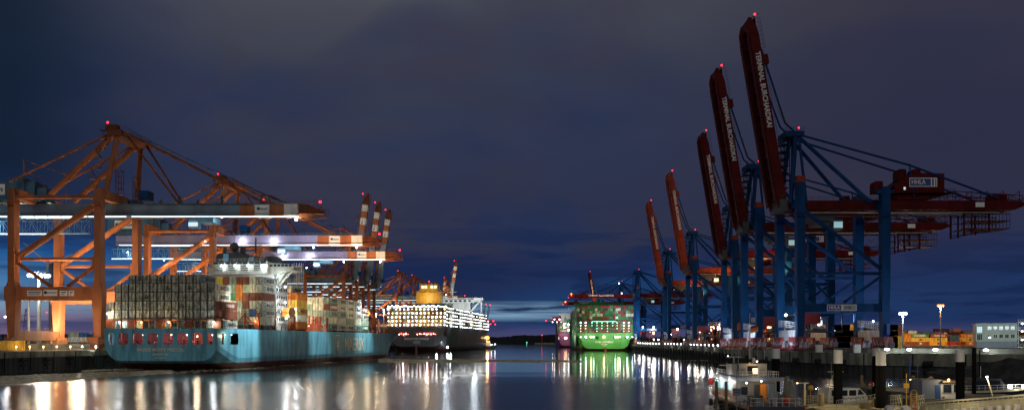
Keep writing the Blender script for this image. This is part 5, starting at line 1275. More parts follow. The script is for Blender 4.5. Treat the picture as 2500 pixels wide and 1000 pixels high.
# straddle carriers
def straddle(px, d, label, k):
    p = at(px, HY, d); e = empty('straddle_carrier', (p.x, p.y, QZ), label=label, cat='straddle carrier', group='straddle carriers in the right yard')
    m = MB()
    for x in (-2.2, 2.2):
        m.bar((x, -4, 1), (x, 4, 1), .8)
        for y in (-3.6, 3.6): m.bar((x, y, 1), (x, y, 12), .5)
    m.box(-2.6, 2.6, -4.2, 4.2, 12, 12.6); m.rail((-2.6, -4.2, 12.6), (2.6, -4.2, 12.6), step=1); m.bar((-2.2, -3.6, 6), (2.2, -3.6, 12), .25) if k % 2 else None
    m.build('frame', 'rust_red', e); MB().box(.6, 2.4, -5.4, -4.2, 9.6, 11.8).build('cab', 'white_paint', e)
    m = MB()
    for x in (-2.2, 2.2):
        for y in (-3.2, -1.1, 1.1, 3.2): m.tube((x-.3, y, .7), (x+.3, y, .7), .7, n=10)
    m.build('wheel_set', 'rubber', e)
    lamp_part(e, [(-1.8, -4.4, 11.4), (1.8, -4.4, 12.9)], .26, 'lamp_warm' if k % 2 else 'lamp_white')
    light((0, -6, 10), 1500, WARM if k % 2 else WHT, .3, e)
for k, (px, d, w_) in enumerate(((1984, 400, 'behind the nearest crane\'s portal'), (1700, 640, 'beside the fourth raised-boom crane'), (1745, 560, 'just right of the fourth raised-boom crane'), (1865, 480, 'between the second crane\'s legs'), (1650, 800, 'beside the fifth raised-boom crane'), (1590, 900, 'near the green ship\'s crane'))):
    straddle(px, d, 'red straddle carrier with lit lamps %s' % w_, k)
# scattered yard lights
sc = random.Random(31)
for i in range(56):
    px = 1575+i*10.5; d = sc.uniform(560, 980) if px < 1850 else sc.uniform(430, 900); h = sc.choice((4, 9, 12)); p = at(px, HY, d)
    if p.x < 126: p.x = 126+sc.random()*6
    m_ = sc.choice(('lamp_warm', 'lamp_white', 'lamp_cool', 'lamp_warm')); nm = {'lamp_warm': 'warm', 'lamp_white': 'white', 'lamp_cool': 'cold'}[m_]
    e = empty('yard_lamp', (p.x, p.y, QZ), label='%s yard lamp on a short post, number %d along the right yard' % (nm, i+1), cat='lamp', group='yard lamps behind the right quay'); e['label'] = '%s yard lamp among the blue crane legs, %s metres tall' % (nm, h)
    e['group'] = 'yard lamps behind the right quay'
    MB().tube((0, 0, 0), (0, 0, h), .12).build('post', 'pole_grey', e); MB().ball((0, -.2, h+.3), .5, nu=6, nv=4).build('bulb', m_, e)
    if i % 3 == 0: light((0, -1.6, h), 1500, WARM if 'warm' in m_ else WHT, .4, e)
for i in range(16):
    px = (470, 900, 930, 1180)[i % 4] if False else 690+i*19; d = 960+sc.random()*160; p = at(px, HY, d); h = 28+sc.random()*14
    if p.x > -128: p.x = -128-sc.random()*20
    m_ = sc.choice(('lamp_white', 'lamp_cool', 'lamp_warm')); nm = {'lamp_warm': 'warm', 'lamp_white': 'white', 'lamp_cool': 'cold'}[m_]
    e = empty('yard_lamp', (p.x, p.y, QZ), label='%s yard lamp between the left cranes and the black ship' % nm, cat='lamp', group='yard lamps between the left cranes and the black ship')
    MB().tube((0, 0, 0), (0, 0, h), .3).build('post', 'pole_grey', e); MB().ball((0, -.4, h+.5), .8, nu=6, nv=4).build('bulb', m_, e)
    if i % 3 == 0: light((0, -3, h), 9000, WARM, .6, e)
# concrete blocks and fence on the wall
for i, (px, d, h) in enumerate(((1992, 262, 2.6), (2085, 251, 2.7))):
    p = at(px, HY, d); MB().box(-.9, .9, -.5, .5, 0, h-.5).box(-.7, .7, -.6, -.5, .2, h-.8).build('switch_cabinet', 'white_paint', label='white cabinet on the right quay edge, %s the second front pile' % ('left of' if i == 0 else 'beside'), cat='cabinet').location = (p.x+1.5, p.y+2, QZ)
m = MB()
for k in range(28):
    u = k/27; x = 181+u*26; y = 185.6-u*11; m.box(x, x+.62, y, y+.3, QZ-.6, QZ+1.6)
m.box(180, 206, 186.4, 186.6, QZ-.6, QZ+.4); m.build('ribbed_barrier', 'white_paint', label='white ribbed barrier at the top of the bank near the office', cat='barrier')
light((190, 178, QZ+3), 1500, COOL, .4)
# office
e = empty('office_building', (231, 424, QZ), math.radians(-22), label='pale green office block with two rows of square windows at the right edge', cat='building')
m = MB(); m.box(-19, -3.2+0, 0, 14, 2.6, 11.0) if False else None
m.box(-20, -3.2, 0, 16, 2.9, 10.9); m.box(-20.2, -3.1, -.15, 16.1, 10.9, 11.2); m.build('wall', 'office_wall', e)
MB().box(-19.6, -3.3, .4, 15.6, 0, 2.9).build('base_storey', 'grey_blue', e)
for k in range(5):
    for z, mm in ((8.1, 'window_cool'), (4.4, 'glass_dark')):
        x = -15.2+k*2.35; f = MB().box(x, x+1.6, -.1, .05, z, z+1.8).build('window', 'sign_white', e)
        if mm == 'window_cool': q = MB(); [q.box(x+.12+j*.5, x+.5+j*.5, -.14, -.1, z+.2+.5*((k+j) % 2), z+1.6) for j in range(3)]; q.build('pane', 'window_cool' if True else '', f)
        else: MB().box(x+.1, x+.75, -.14, -.1, z+.1, z+1.7).box(x+.85, x+1.5, -.14, -.1, z+.1, z+1.7).build('pane', 'glass_dark', f)
for z in (3.6, 7.0): q = MB(); [q.box(-19.4+j*.7, -18.9+j*.7, -.1, .05, z, z+2.6) for j in range(3)]; q.build('window', 'glass_dark' if z < 4 else 'window_cool', e)
q = MB()
for z in (.2, 4.1, 8.0, 11.4): q.box(-3.0, 5, -1, 8, z, z+.25); q.rail((-3, -1, z+.2), (5, -1, z+.2), step=1)
for x in (-2.9, 1, 5): q.bar((x, -1, 0), (x, -1, 13), .2)
q.build('outside_stair', 'white_paint', e)
for z in (3.6, 7.5, 10.9): MB().ball((-.9, 2.5, z), .5, nu=8, nv=5, sz=.5).build('stair_lamp', 'lamp_cool', e); light((-.9, 1, z-.6), 700, COOL, .2, e)
light((-12, -26, 4), 6500, (.85, 1, .92), .6, e, 'SPOT', (-12, 0, 6), 1.6)  # unseen spot added to brighten the office front
# small flags and funnels far left behind: water tower lamps etc. on the left bank horizon
for i, (px, z, d) in enumerate(((160, 12, 1500), (205, 10, 1400), (30, 9, 1300))):
    p = at(px, HY, d); MB().tube((0, 0, 0), (0, 0, z), .3).ball((0, 0, z+.7), .8, 0).build('yard_lamp', 'pole_grey', label='unlit distant mast on the left bank skyline', cat='lamp', group='distant masts on the left bank').location = (p.x, p.y, QZ)
# ice
band(-40, 420, lambda u: 917-u*15, lambda u: 941-u*30, 5200)
band(200, 950, lambda u: 903-u*30, lambda u: 908-u*34, 2600, (.1, .35))
band(0, 900, lambda u: 934-u*62, lambda u: 940-u*61, 1500, (.08, .25))
band(925, 1420, lambda u: 874.5+u*4, lambda u: 884-u*.5, 4200, (.15, .5))
band(1100, 1800, lambda u: 880-u*2, lambda u: 882-u*2, 500, (.1, .3))
ice.build('brash_ice', ['ice_a', 'ice_b'], kind='stuff', label='bands of broken drifting ice on the water')
flush_rest()
# ================================================================= foreground: piles, launches, pontoons
def fpile(px, d, r, zt, zw, label):
    p = at(px, HY, d); e = empty('mooring_pile', (p.x, p.y, 0), label=label, cat='mooring pile', group='black mooring piles with white tops')
    MB().tube((0, 0, -2), (0, 0, zw), r*.97, n=20).build('shaft', 'pile_black', e)
    MB().tube((0, 0, zw), (0, 0, zt), r, n=20).tube((0, 0, zt), (0, 0, zt+.05), r*.96, n=20).build('cap', 'pile_white', e)
for (px, y0, y1, w_, D, lab) in ((1894, 851, 874, 20, 150, 'white-topped black pile behind the pilot launch'), (2046, 854, 886, 22, 124, 'white-topped black pile beside the small patrol boat'),
     (2139, 850, 868, 19, 160, 'farther white-topped black pile half hidden behind a nearer one'), (2150.5, 857, 891, 24, 116, 'thickest white-topped black pile, in front of the half hidden one'), (2344, 855, 882, 21, 132, 'white-topped black pile before the pontoon cabin')):
    fpile(px, D, w_*D/F/2, CZ-(y0-HY)*D/F, CZ-(y1-HY)*D/F, lab)
p = at(2378, HY, 150); o = MB().tube((0, 0, -2), (0, 0, 8.4), .32, n=12).tube((.9, 0, 4), (.9, 0, 8), .1).build('mooring_post', 'pile_black', label='thin dark green post standing near the rock bank', cat='post'); o.location = (p.x, p.y, 0)

# ---- pilot launch
PB = empty('pilot_launch', (31.2, 111, 0), math.radians(-1.4), 'large white pilot launch with orange stripe moored at the pontoon', 'pilot boat')
def boat_hull(L, B, sheer, zs, m_, name, parent, stripe=None, rake=2.5, run=10):
    m = MB(); n = 20; secs = []
    for i in range(n+1):
        t = L*i/n; u = max(0, (t-(L-run))/run); hd = B/2*(1-u**2.2)+.02; hb = B/2*.8*max(0, 1-u**1.4)+.02; zd = zs+sheer*(t/L)**2.2; zb = -.6 if t < L-rake else -.6+(zd+.6)*((t-(L-rake))/rake)**1.1*.98
        zk = zb+(zd-zb)*.25
        row = [(0, t, zb), (hb*.7, t, zb), (hb, t, zk), (hb+(hd-hb)*.55, t, zb+(zd-zb)*.62), (hd, t, zd)]; secs.append(row)
    for row in secs: m.v += row+[(-x, y, z) for x, y, z in row]
    for i in range(n):
        for k in range(4):
            a = i*10+k; m.f += [(a, a+1, a+11, a+10), (a+5, a+15, a+16, a+6)]; m.m += [0, 0]
        a = i*10; m.f.append((a+4, a+9, a+19, a+14)); m.m.append(1)
    m.f.append((0, 5, 6, 7, 8, 9, 4, 3, 2, 1)); m.m.append(0)
    m.build(name, [m_, 'deck_grey'], parent)
    if stripe:
        s = MB()
        for i in range(n):
            a, b = secs[i][4], secs[i+1][4]
            for sg in (-1, 1): s.bar((sg*(a[0]+.06), a[1], a[2]-.16), (sg*(b[0]+.06), b[1], b[2]-.16), .16, .34)
        s.build('rubbing_strake', stripe, parent)
    return secs
sec = boat_hull(32, 6.6, 1.1, 1.75, 'hull_navy', 'hull', PB, 'tug_orange', 4, 12)
m = MB(); 
for sg in (-1, 1):
    for i in range(1, 18): a, b = sec[i][4], sec[i+1][4]; m.rail((sg*a[0]*.95, a[1], a[2]), (sg*b[0]*.95, b[1], b[2]), h=.95, step=.8, r=.035)
m.rail((-3, .2, 1.75), (3, .2, 1.75), h=.95, step=.7, r=.035); m.build('handrail', 'white_paint', PB)
ch = MB(); ch.box(-2.5, 2.5, 10, 23, 1.7, 4.35); ch.prism([(10, 1.7), (23, 1.7), (24.6, 1.7), (23.0, 4.35), (10, 4.35)], -2.2, 2.2, axis='x')
ch.build('deckhouse', 'cabin_cream', PB)
q = MB(); q.prism([(9.2, 4.36), (24.4, 4.36), (23.6, 4.85), (9.2, 4.85)], -2.75, 2.75, axis='x'); q.build('roof', 'grey_blue', PB)
q = MB()
for k in range(6): q.box(-2.56, -2.5, 14+k*1.55, 15.2+k*1.55, 2.95, 3.95)
q.build('side_window', 'glass_lit', PB)
q = MB(); 
for k in range(7): q.box(-2.555, -2.505, 10.5+k*1.8, 11.6+k*1.8, 1.9, 2.7)
q.build('port_panel', 'tug_orange', PB)
MB().box(-.35, .7, 9.9, 9.99, 1.75, 3.9).build('door', 'dark_steel', PB)
uh = MB(); uh.box(-1.9, 1.9, 13, 18.5, 4.86, 5.2); uh.box(-1.75, -.65, 12.5, 15, 4.87, 6.5); uh.box(.85, 1.9, 12.5, 15, 4.87, 6.5); uh.box(-.64, .84, 12.7, 15, 6.2, 6.5)
uh.box(-2.6, -1.9, 13, 16.5, 4.87, 6.4); uh.build('upper_house', 'cabin_cream', PB)
MB().box(-.6, .8, 13.0, 13.1, 4.9, 6.6).build('upper_door', 'glass_dark', PB); MB().box(.15, .75, 12.85, 12.97, 5.2, 5.9).build('lit_panel', 'window_lit', PB)
q = MB(); q.tube((0, 14, 7.1), (0, 14, 13.2), .10, .05); q.bar((-1.7, 14, 9.1), (1.7, 14, 9.1), .07); q.bar((-.9, 14, 9.1), (0, 14, 8.2), .06); q.bar((.9, 14, 9.1), (0, 14, 8.2), .06)
q.tube((-2.2, 14, 7.1), (-2.2, 14, 10.6), .03); q.tube((1.9, 14, 7), (1.9, 14, 10.4), .03); q.bar((-2.9, 15, 7.35), (-1, 15, 7.35), .16); q.tube((-1.9, 15, 6.4), (-1.9, 15, 7.3), .12); q.bar((-3.4, 17, 6.2), (-1.4, 17, 6.2), .14); q.tube((-2.3, 17, 5), (-2.3, 17, 6.1), .1)
q.build('mast', 'pole_grey', PB)
fl = MB()
for i, mm in enumerate((0, 1, 2)): fl.add([(.1, 14, 11.4-i*.3), (1.15, 14.2, 11.65-i*.3), (1.15, 14.24, 11.35-i*.3), (.1, 14.04, 11.1-i*.3)], [(0, 1, 2, 3)], mm)
fl.build('flag', ['black_paint', 'buoy_red', 'box_yellow'], PB)
q = MB(); q.tube((-.3, 11.4, 1.75), (-.3, 11.4, 3.6), .35); q.prism([(2.4, 1.75), (2.4, 4.0), (3.1, 4.5), (3.6, 3.2), (3.4, 1.75)], 5.2, 6.2); q.tube((2.2, 5, 1.75), (2.6, 5.4, 5.0), .45, .25); q.box(1.6, 3.2, 3.0, 4.4, 1.75, 2.8)
q.ball((2.1, 3.2, 3.0), .5); q.bar((2.6, 5.4, 5), (3.4, 7.2, 4.1), .3); q.box(-.7, 2.0, 4.9, 5.1, 1.74, 1.95).box(-.7, -.1, 4.9, 11.5, 1.74, 1.95).box(1.7, 3.5, 4.0, 6.2, 1.74, 1.95); q.build('deck_crane', 'deck_grey', PB)
MB().box(1.1, 2.0, 8.4, 9.2, 1.76, 4.1).build('locker', 'grey_blue', PB)
MB().box(.3, 1.05, 9.2, 9.8, 1.76, 4.0).build('lit_locker', 'tug_orange', PB)
MB().ball((1.8, 2.6, 2.35), .5, nu=12, nv=8).build('red_float', 'buoy_red', PB); MB().ball((-2.4, 28.6, 3.5), .36, nu=8, nv=6, sz=1.6).build('red_float', 'buoy_red', PB)
q = MB(); q.prism([(-1, 2.4), (-.8, 5.0), (.8, 5.0), (1, 2.4)], 27, 29); q.build('bow_frame', 'dark_steel', PB) if False else None
q = MB()
for x in (-.6, .6):
    for y in (28, 29.4): q.bar((x, y, 2.6), (x*.7, y, 4.9), .09)
for z in (3.6, 4.9): q.bar((-.5, 28, z), (.5, 28, z), .09); q.bar((-.5, 29.4, z), (.5, 29.4, z), .09)
q.build('bow_frame', 'grey_blue', PB)
for (x, y, z, p_, c_) in ((-2.9, 20, 4.1, 60, WHT), (-2.9, 14, 4.1, 90, WHT), (-3.1, 26, 4.2, 60, WHT), (0, 8.6, 4.2, 60, WARM), (-2.4, 17.5, 7.2, 70, SOD), (.3, 12.2, 6.6, 40, SOD), (-2.0, 8.0, 4.0, 70, WHT)):
    MB().ball((x+.25, y, z+.18), .09, nu=6, nv=4).build('deck_lamp', 'lamp_white', PB); light((x-.3, y-.3, z), p_*(1.7 if x < -2.5 else .55), c_, .12, PB)

# deck clutter of the launch
q = MB(); cr = random.Random(77)
for k in range(16):
    x, y = cr.uniform(-2.6, 2.6), cr.uniform(.6, 8.6); w_, h_ = cr.uniform(.15, .5), cr.uniform(.25, 1.1); MB().box(x-w_, x+w_, y-w_, y+w_, 1.76, 1.76+h_).build('deck_gear', 'dark_steel' if k % 3 else 'pole_grey', PB)
q.path([(2.4+.5*math.cos(a), 1.2+.5*math.sin(a), 1.85+a*.02) for a in [i*.5 for i in range(24)]], .06, 5)
q.build('rope_coil', 'rope_steel', PB)
q = MB(); q.tube((-1.2, 15.5, 6.5), (-1.2, 15.5, 8.4), .04).tube((1.3, 15.2, 6.5), (1.3, 15.2, 9.2), .03).ball((1.1, 16, 6.75), .35).ball((-1.0, 17.2, 5.5), .3).tube((.4, 13.6, 6.5), (.4, 13.6, 7.3), .2).box(-1.5, -.9, 12.42, 12.5, 5.1, 5.9).box(1.0, 1.6, 12.42, 12.5, 5.1, 5.9)
q.build('antenna_set', 'pole_grey', PB)
q = MB()
for k in range(7): MB().tube((-3.35, 3+k*3.4, .2), (-3.35, 3+k*3.4, 1.3), .28, n=8).build('fender', 'rubber', PB)
MB().rail((-2.6, 9.3, 4.85), (2.6, 9.3, 4.85), h=.7, step=.6, r=.03).rail((2.6, 9.3, 4.85), (2.6, 23, 4.85), h=.7, step=1, r=.03).rail((-2.6, 9.3, 4.85), (-2.6, 23, 4.85), h=.7, step=1, r=.03).build('roof_rail', 'white_paint', PB)
MB().box(-2.0, -1.2, 9.9, 9.98, 2.6, 3.6).box(1.3, 2.1, 9.9, 9.98, 2.6, 3.6).build('rear_window', 'glass_dark', PB)

# tyres and mooring ropes along the pontoons
for i, (x, y) in enumerate(((60.3, 166), (61.0, 160), (61.8, 154), (62.4, 148), (63.0, 143))):
    MB().tube((-.15, 0, 0), (.15, 0, 0), .55, n=12).build('tyre_fender', 'rubber', label='black tyre fender on the dark pontoon side, %s from the far end' % ORD[i+1], cat='tyre', group='tyre fenders on the dark pontoon').location = (x-.3, y, .75)
MB().path([(33.6, 113, 1.9), (35, 114.5, 1.2), (37.5, 116.5, 1.35)], .06, 5).build('mooring_rope', 'rope_steel', label='slack mooring rope from the launch\'s stern to the lit pontoon', cat='rope')
for i, (x, y, w_, h_) in enumerate(((43, 115, .5, .7), (45.4, 117.6, .35, 1.0), (47, 121, .6, .4), (50.6, 123.4, .4, .8))): MB().box(x-w_, x+w_, y-w_, y+w_, 1.26, 1.26+h_).build('equipment_locker', 'wood', label='low brown locker on the lit pontoon, %s from the launch' % ORD[i+1], cat='locker', group='lockers on the lit pontoon')
# ---- patrol boat
SB = empty('patrol_boat', (39.8, 127.5, 0), math.radians(-78), 'small cream patrol boat with checkered band beside the pontoon', 'patrol boat')
boat_hull(11, 3.4, .6, 1.1, 'pole_grey', 'hull', SB, 'gangway_cream', 1.6, 4)
q = MB(); q.prism([(2.4, 1.2), (2.6, 3.1), (7.2, 3.1), (8.2, 2.2), (8.6, 1.2)], -1.35, 1.35, axis='x'); q.build('cabin', 'white_paint', SB)
q = MB()
for y in (3.0, 4.3, 5.6): q.box(1.36, 1.4, y, y+1.05, 2.1, 2.85); q.box(-1.4, -1.36, y, y+1.05, 2.1, 2.85)
q.prism([(6.9, 2.2), (7.0, 2.9), (7.3, 2.9), (7.9, 2.25)], -1.37, 1.37, axis='x'); q.build('cabin_window', 'glass_dark', SB)
q = MB()
for k in range(14): q.box(1.37, 1.41, 2.9+k*.36, 3.08+k*.36, 1.62+.12*(k % 2), 1.76+.12*(k % 2))
q.build('checkered_band', 'black_paint', SB)
q = MB(); q.rail((-1.5, .2, 1.1), (-1.5, 2.6, 1.1), h=.9, step=.6, r=.035); q.rail((1.5, .2, 1.1), (1.5, 2.4, 1.1), h=.9, step=.6, r=.035); q.rail((1.5, 8, 1.2), (.6, 10.6, 1.5), h=.8, step=.7, r=.035); q.rail((-1.5, .2, 1.1), (1.5, .2, 1.1), h=.9, step=.6, r=.035)
for x in (-1, 1): q.bar((x, 4, 3.1), (x*.5, 4.4, 5.0), .1)
q.bar((-.9, 4.3, 4.6), (.9, 4.3, 4.6), .08); q.bar((0, 4.3, 4.6), (0, 4.3, 6.4), .07); q.bar((-.9, 4.3, 4.6), (-.9, 4.3, 6.6), .03); q.bar((.9, 4.3, 4.6), (.9, 4.3, 6.6), .03); q.bar((0, 3.2, 5.3), (0, 5.6, 5.3), .1)
q.build('mast', 'gangway_cream', SB); MB().ball((.6, 9.2, 1.8), .36).build('round_fender', 'wood', SB)

# ---- pontoons
def slab(name, pts, z, m_, label, th=.9, cat='pontoon'):
    return MB().prism(pts, z-th, z, axis='z').build(name, m_, label=label, cat=cat)
pon = slab('pontoon', [(36.5, 106), (54, 106), (54, 119), (45, 123), (37.6, 123)], 1.25, 'pontoon_deck', 'lit grey pontoon between the pilot launch and the patrol boat')
slab('pontoon', [(60.5, 170), (68, 170), (72, 142), (63.5, 139)], 1.3, 'deck_grey', 'long dark pontoon with lifebuoy and yellow bollards behind the thickest pile')
slab('pontoon', [(57.5, 136), (59, 148), (78, 152), (80, 136)], 1.0, 'deck_grey', 'pontoon carrying the grey-blue cabin')
light((40.5, 118, 5.0), 420, (1, .82, .45), .2); light((48, 113, 5.0), 260, (1, .82, .45), .2); light((54, 127, 5.2), 150, WARM, .2); light((66, 147, 6), 260, WARM, .3); light((65, 160, 6), 260, WARM, .3); light((64, 124, 6), 250, WARM, .3); light((45, 112, 5.5), 110, WARM, .2)
def jlamp(x, y, h, z0, label, lit=True):
    e = empty('pontoon_lamp', (x, y, z0), label=label, cat='lamp', group='small lamps on the pontoons')
    MB().tube((0, 0, 0), (0, 0, h), .11).bar((-.9, 0, h), (.5, 0, h), .07).build('post', 'gangway_cream', e); MB().ball((-.95, 0, h-.03), .13, nu=8, nv=5, sz=.6).build('bulb', 'lamp_warm', e)
    return e
p = at(1958, HY, 126); jlamp(p.x-1.2, p.y-5, 2.9, 1.2, 'tall cream pontoon lamp between the two launches'); p = at(1917, HY, 132); jlamp(p.x, p.y, 3.3, 1.0, 'cream pontoon lamp just right of the first pile')
p = at(2238, HY, 142); e = jlamp(p.x, p.y, 2.4, 1.3, 'pontoon lamp beside the yellow ladder cage')
def lifebuoy(px, py, d, label):
    p = at(px, py, d); bm = bmesh.new(); me = bpy.data.meshes.new('lifebuoy'); mb = MB(); n = 14
    for k in range(n):
        a, b = 6.283*k/n, 6.283*(k+1)/n; mb.tube((.34*math.cos(a), 0, .34*math.sin(a)), (.34*math.cos(b), 0, .34*math.sin(b)), .09, n=6, mi=0 if (k//2) % 3 else 1)
    o = mb.build('lifebuoy', ['buoy_red', 'white_paint'], label=label, cat='lifebuoy', group='orange red lifebuoys'); o.location = p; bm.free()
lifebuoy(1927, 976, 124, 'lifebuoy on the railing beside the pilot launch'); lifebuoy(2128, 937, 155, 'lifebuoy on the dark pontoon behind the piles'); lifebuoy(2236, 991, 112, 'lifebuoy hanging beside the yellow ladder cage')
# posts and boards in front of the launch
for i, (px, y0, lab) in enumerate(((1749, 932, 'brown wooden post before the launch\'s bow'), (1773, 932, 'brown wooden post beside the notice board'))):
    p = at(px, y0, 106); q = MB(); q.tube((0, 0, -3), (0, 0, p.z), .17, n=10); q.tube((0, 0, p.z), (0, 0, p.z+.12), .18, .08, n=10); o = q.build('wooden_post', 'wood', label=lab, cat='post'); o.location = (p.x, p.y, 0)
p = at(1799, 948, 100); e = empty('notice_board', (p.x, p.y, 0), label='square notice board on a post in front of the pilot launch', cat='sign')
MB().tube((0, 0, -.5), (0, 0, CZ+(900-831)*-100/F+0), .05).build('post', 'pole_grey', e); MB().box(-.45, .45, -.06, 0, 3.7, 4.5).build('board', 'grey_blue', e)
MB().box(-.35, .35, -.09, -.06, 4.2, 4.28).box(-.3, .3, -.09, -.06, 3.98, 4.05).build('lettering', 'letter_dark', e)
q = MB()
for k in range(9): a = at(1722+k*17, 1000-k*2.2, 98); b = at(1739+k*17, 1000-(k+1)*2.2, 98); q.rail((a.x, a.y, a.z-.4), (b.x, b.y, b.z-.4), h=.8, step=.6, r=.035)
q.build('jetty_railing', 'wood', label='brown railing curving along the bottom edge before the launch', cat='railing')
q = MB(); q.rail((39.6, 115, 1.25), (44.6, 122, 1.25), h=1, step=.9, r=.04); q.rail((44.6, 122, 1.25), (47, 124.5, 1.25), h=1, step=.9, r=.04); q.build('pontoon_railing', 'pole_grey', label='grey railing between the launch\'s stern and the cream lamp', cat='railing')
for i, (px, d, h) in enumerate(((1964, 128, 1.5), (2005, 120, 1.5))):
    p = at(px, HY, d); q = MB().tube((0, 0, 0), (0, 0, h), .36, n=10).tube((0, 0, h), (0, 0, h+.14), .4, .2, n=10); q.build('bollard', 'wood', label='%s wooden bollard on the lit pontoon' % ('taller' if i else 'shorter'), cat='bollard').location = (p.x, p.y, 1.2)
p = at(1979, 946, 134); q = MB().ball((0, 0, 0), .42, nu=12, nv=8).tube((0, 0, -2.6), (0, 0, 0), .05); q.build('ball_marker', 'yellow_paint', label='round yellow ball marker on a thin staff', cat='marker').location = p
# dark pontoon furniture
for i, (x, y) in enumerate(((62.5, 168.5), (63.5, 163.8), (67.3, 158), (65.8, 148), (64.8, 142))):
    h = (1.9, 1.8, 2.2, 2.4, 1.8)[i]; q = MB().box(-.22, .22, -.22, .22, 0, h).prism([(.2, 0), (.2, h*.6), (.9, 0)], -.15, .15).tube((0, 0, h), (0, 0, h+.2), .34, .2); q.build('pontoon_dolphin', 'wood', label='upright timber fender post, %s from the far end of the dark pontoon' % ORD[i+1], cat='post').location = (x, y, 1.3)
for i, (x, y) in enumerate(((63.6, 166.5), (67, 152))): MB().tube((-.4, 0, 0), (-.4, 0, .6), .18).tube((.4, 0, 0), (.4, 0, .6), .18).bar((-.7, 0, .45), (.7, 0, .45), .14).build('mooring_bitt', 'yellow_paint', label='yellow mooring bitt on the dark pontoon, %s end' % ('far' if i == 0 else 'near'), cat='bollard').location = (x, y, 1.3)
q = MB().rail((67.4, 169, 1.3), (70.6, 150, 1.3), h=1.5, step=1.6, r=.06); q.build('pontoon_railing', 'rail_blue', label='blue railing along the dark pontoon\'s far edge', cat='railing')
p = at(2221, HY, 144); q = MB(); q.tube((0, 0, 0), (0, 0, 5.2), .12); q.bar((-1.0, 0, 5.0), (1.3, 0, 5.0), .1); q.bar((1.2, 0, 5.2), (1.2, 0, 1), .08); q.bar((0, 0, 3.6), (1.5, 0, 3.6), .08); q.build('signal_mast', 'rail_blue', label='blue signal mast with crossbars standing on the dark pontoon', cat='mast').location = (p.x, p.y, 1.3)
# cabin
CB = empty('pontoon_cabin', (63.2, 139, 1.0), math.radians(-4), 'grey-blue cabin with two dark windows and a bright lamp', 'cabin')
MB().box(-2.6, .1, 0, 5, 0, 2.7).build('wall', 'grey_blue', CB); MB().box(.1, 3.4, .2, 5, 0, 2.4).build('side_wall', 'white_paint', CB); MB().box(-2.7, .2, -.1, 5.1, 2.7, 2.8).box(.1, 3.6, -.6, 5.1, 2.4, 2.6).build('roof', 'wood', CB)
for x in (.35, 1.85): f = MB().box(x, x+1.35, .08, .19, .8, 2.2).build('window', 'white_paint', CB); MB().box(x+.1, x+1.25, .02, .08, .9, 2.1).build('pane', 'glass_dark', f)
MB().box(-.75, -.05, -.06, -.01, .05, 2.0).build('door', 'rail_blue', CB)
MB().ball((.9, -.75, 2.75), .2).build('lamp', 'lamp_warm', CB); light((.6, -1.4, 2.8), 160, WARM, .2, CB)
# workboat behind
WB = empty('work_boat', (71, 152, 0), math.radians(-82), 'dark workboat with white cabin lamps lying behind the thin sloping lamp', 'boat')
boat_hull(13, 3.8, .5, 1.5, 'hull_navy', 'hull', WB, 'gangway_cream', 1.6, 4)
MB().prism([(2.5, 1.5), (2.5, 3.6), (7.5, 3.4), (8.8, 1.5)], -1.5, 1.5, axis='x').build('cabin', 'dark_steel', WB); MB().box(1.5, 1.56, 3, 7.4, 2.1, 3.1).build('cabin_window', 'glass_dark', WB)
q = MB(); q.rail((1.8, .3, 1.5), (1.8, 12, 1.7), h=.8, step=1, r=.04); q.bar((0, 5, 3.5), (0, 5, 5.4), .07); q.build('handrail', 'white_paint', WB)
for y in (9.0, 11.4): MB().box(1.6, 1.75, y-.3, y+.3, 1.9, 2.5).build('deck_lamp', 'lamp_white', WB)
light((2.6, 10, 2.6), 160, WHT, .1, WB)
# sloping-post lamp
e = empty('gangway_lamp', tuple(at(2424, 966, 118)), label='leaning lamp post with warm lamp above the gangway', cat='lamp', group='small lamps on the pontoons')
MB().tube((0, 0, 0), (-.75, 0, 2.35), .09, .06).build('post', 'gangway_cream', e); MB().ball((-.8, -.1, 2.42), .15, nu=8, nv=5, sz=.6).build('bulb', 'lamp_white', e); light((-.9, -.6, 2.2), 260, WARM, .15, e)
# gangway
GW = empty('gangway', (0, 0, 0), label='long cream gangway with solid ribbed side rising to the right edge', cat='gangway')
A0 = at(2262, 982, 108); A1 = at(2640, 952, 92); dv = (A1-A0); 
q = MB(); q.bar(A0, A1, .18, .18); q.bar(A0+Vector((0, 0, -.32)), A1+Vector((0, 0, -.32)), .1, .1)
for k in range(31): a = A0+dv*(k/30); q.bar(a, a+Vector((0, 0, -.42)), .07)
q.build('handrail', 'gangway_cream', GW)
q = MB(); lo = Vector((0, 0, -.42)); 
q.add([A0+lo, A1+lo, A1+lo+Vector((0, -.1, -2.2)), A0+lo+Vector((0, -.1, -2.2)), A0+lo+Vector((0, 1.8, 0)), A1+lo+Vector((0, 1.8, 0)), A1+lo+Vector((0, 1.8, -2.2)), A0+lo+Vector((0, 1.8, -2.2))], [(0,1,2,3),(4,7,6,5),(0,3,7,4),(1,5,6,2),(3,2,6,7)])
for k in range(9): a = A0+dv*(k/8)+lo+Vector((0, -.12, 0)); q.bar(a, a+Vector((0, -.1, -2.2)), .12, .12)
q.build('side_plate', 'gangway_cream', GW)
q = MB()
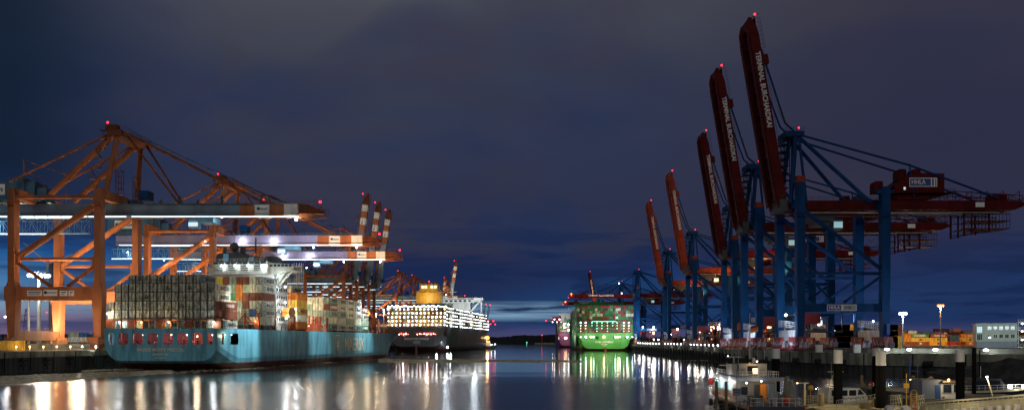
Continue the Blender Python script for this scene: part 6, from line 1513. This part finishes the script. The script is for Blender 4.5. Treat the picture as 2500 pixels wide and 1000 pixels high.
for k in range(17):
    a = A0+dv*((k+.5)/17)+lo+Vector((0, -.2, -.75)); w_ = .32
    q.prism([(a.x-w_*.7, a.z+.32), (a.x+w_*.7, a.z+.26), (a.x+w_*1.25, a.z-.1), (a.x+w_*1.2, a.z-.26), (a.x-w_*1.1, a.z-.3), (a.x-w_*.7, a.z-.1)], a.y-.22, a.y+.12)
q.build('roller_bracket', 'white_paint', GW)
for k in range(3):
    a = A0+dv*(k/3+.05); light((a.x, a.y-5, a.z+1.2), 150, WARM, .2, GW)
# gates and ladder cage
for i, (px, d, w_) in enumerate(((2190, 112, 1.5), (2250, 114, 1.3))):
    p = at(px, 1000, d); q = MB()
    for k in range(5): q.bar((w_*(k/4-.5)*2*.5, 0, 0), (w_*(k/4-.5), .3*k, 1.7), .06)
    for z in (.3, .8, 1.25, 1.7): q.bar((-w_*.5, 0, z), (w_*.5, .6, z+.12), .07)
    q.build('barred_gate', 'gangway_cream', label='cream barred gate %s the yellow ladder cage' % ('left of' if i == 0 else 'right of'), cat='gate').location = (p.x, p.y, p.z)
p = at(2231, 1002, 110); q = MB()
for x in (-.35, .35): q.bar((x, 0, 0), (x, 0, 2.1), .09)
for k in range(8): q.bar((-.35, 0, .2+k*.25), (.35, 0, .2+k*.25), .06)
q.path([(.35*math.cos(a*.35), 0, 2.1+.35*math.sin(a*.35)) for a in range(10)], .05); q.build('ladder_cage', 'yellow_paint', label='yellow ladder with rounded top rising from the pontoon edge', cat='ladder').location = p
p = at(2213, HY, 118); q = MB().box(-.35, .35, -.02, 0, 2.4, 3.0).tube((0, 0, 0), (0, 0, 4.2), .05); q.build('warning_sign', 'yellow_paint', label='small yellow sign on a thin pole near the gates', cat='sign').location = (p.x, p.y, 1.2)
for i, px in enumerate((2172, 2212)):
    p = at(px, 1000, 105); q = MB(); q.prism([(-.4, 0), (-.45, .9), (0, 1.15), (.4, .8), (.35, 0)], -.4, .4); q.build('covered_equipment', 'white_paint', label='white covered box at the bottom edge, %s' % ('left of the gate' if i == 0 else 'under the ladder cage'), cat='box').location = (p.x, p.y, p.z-.6)
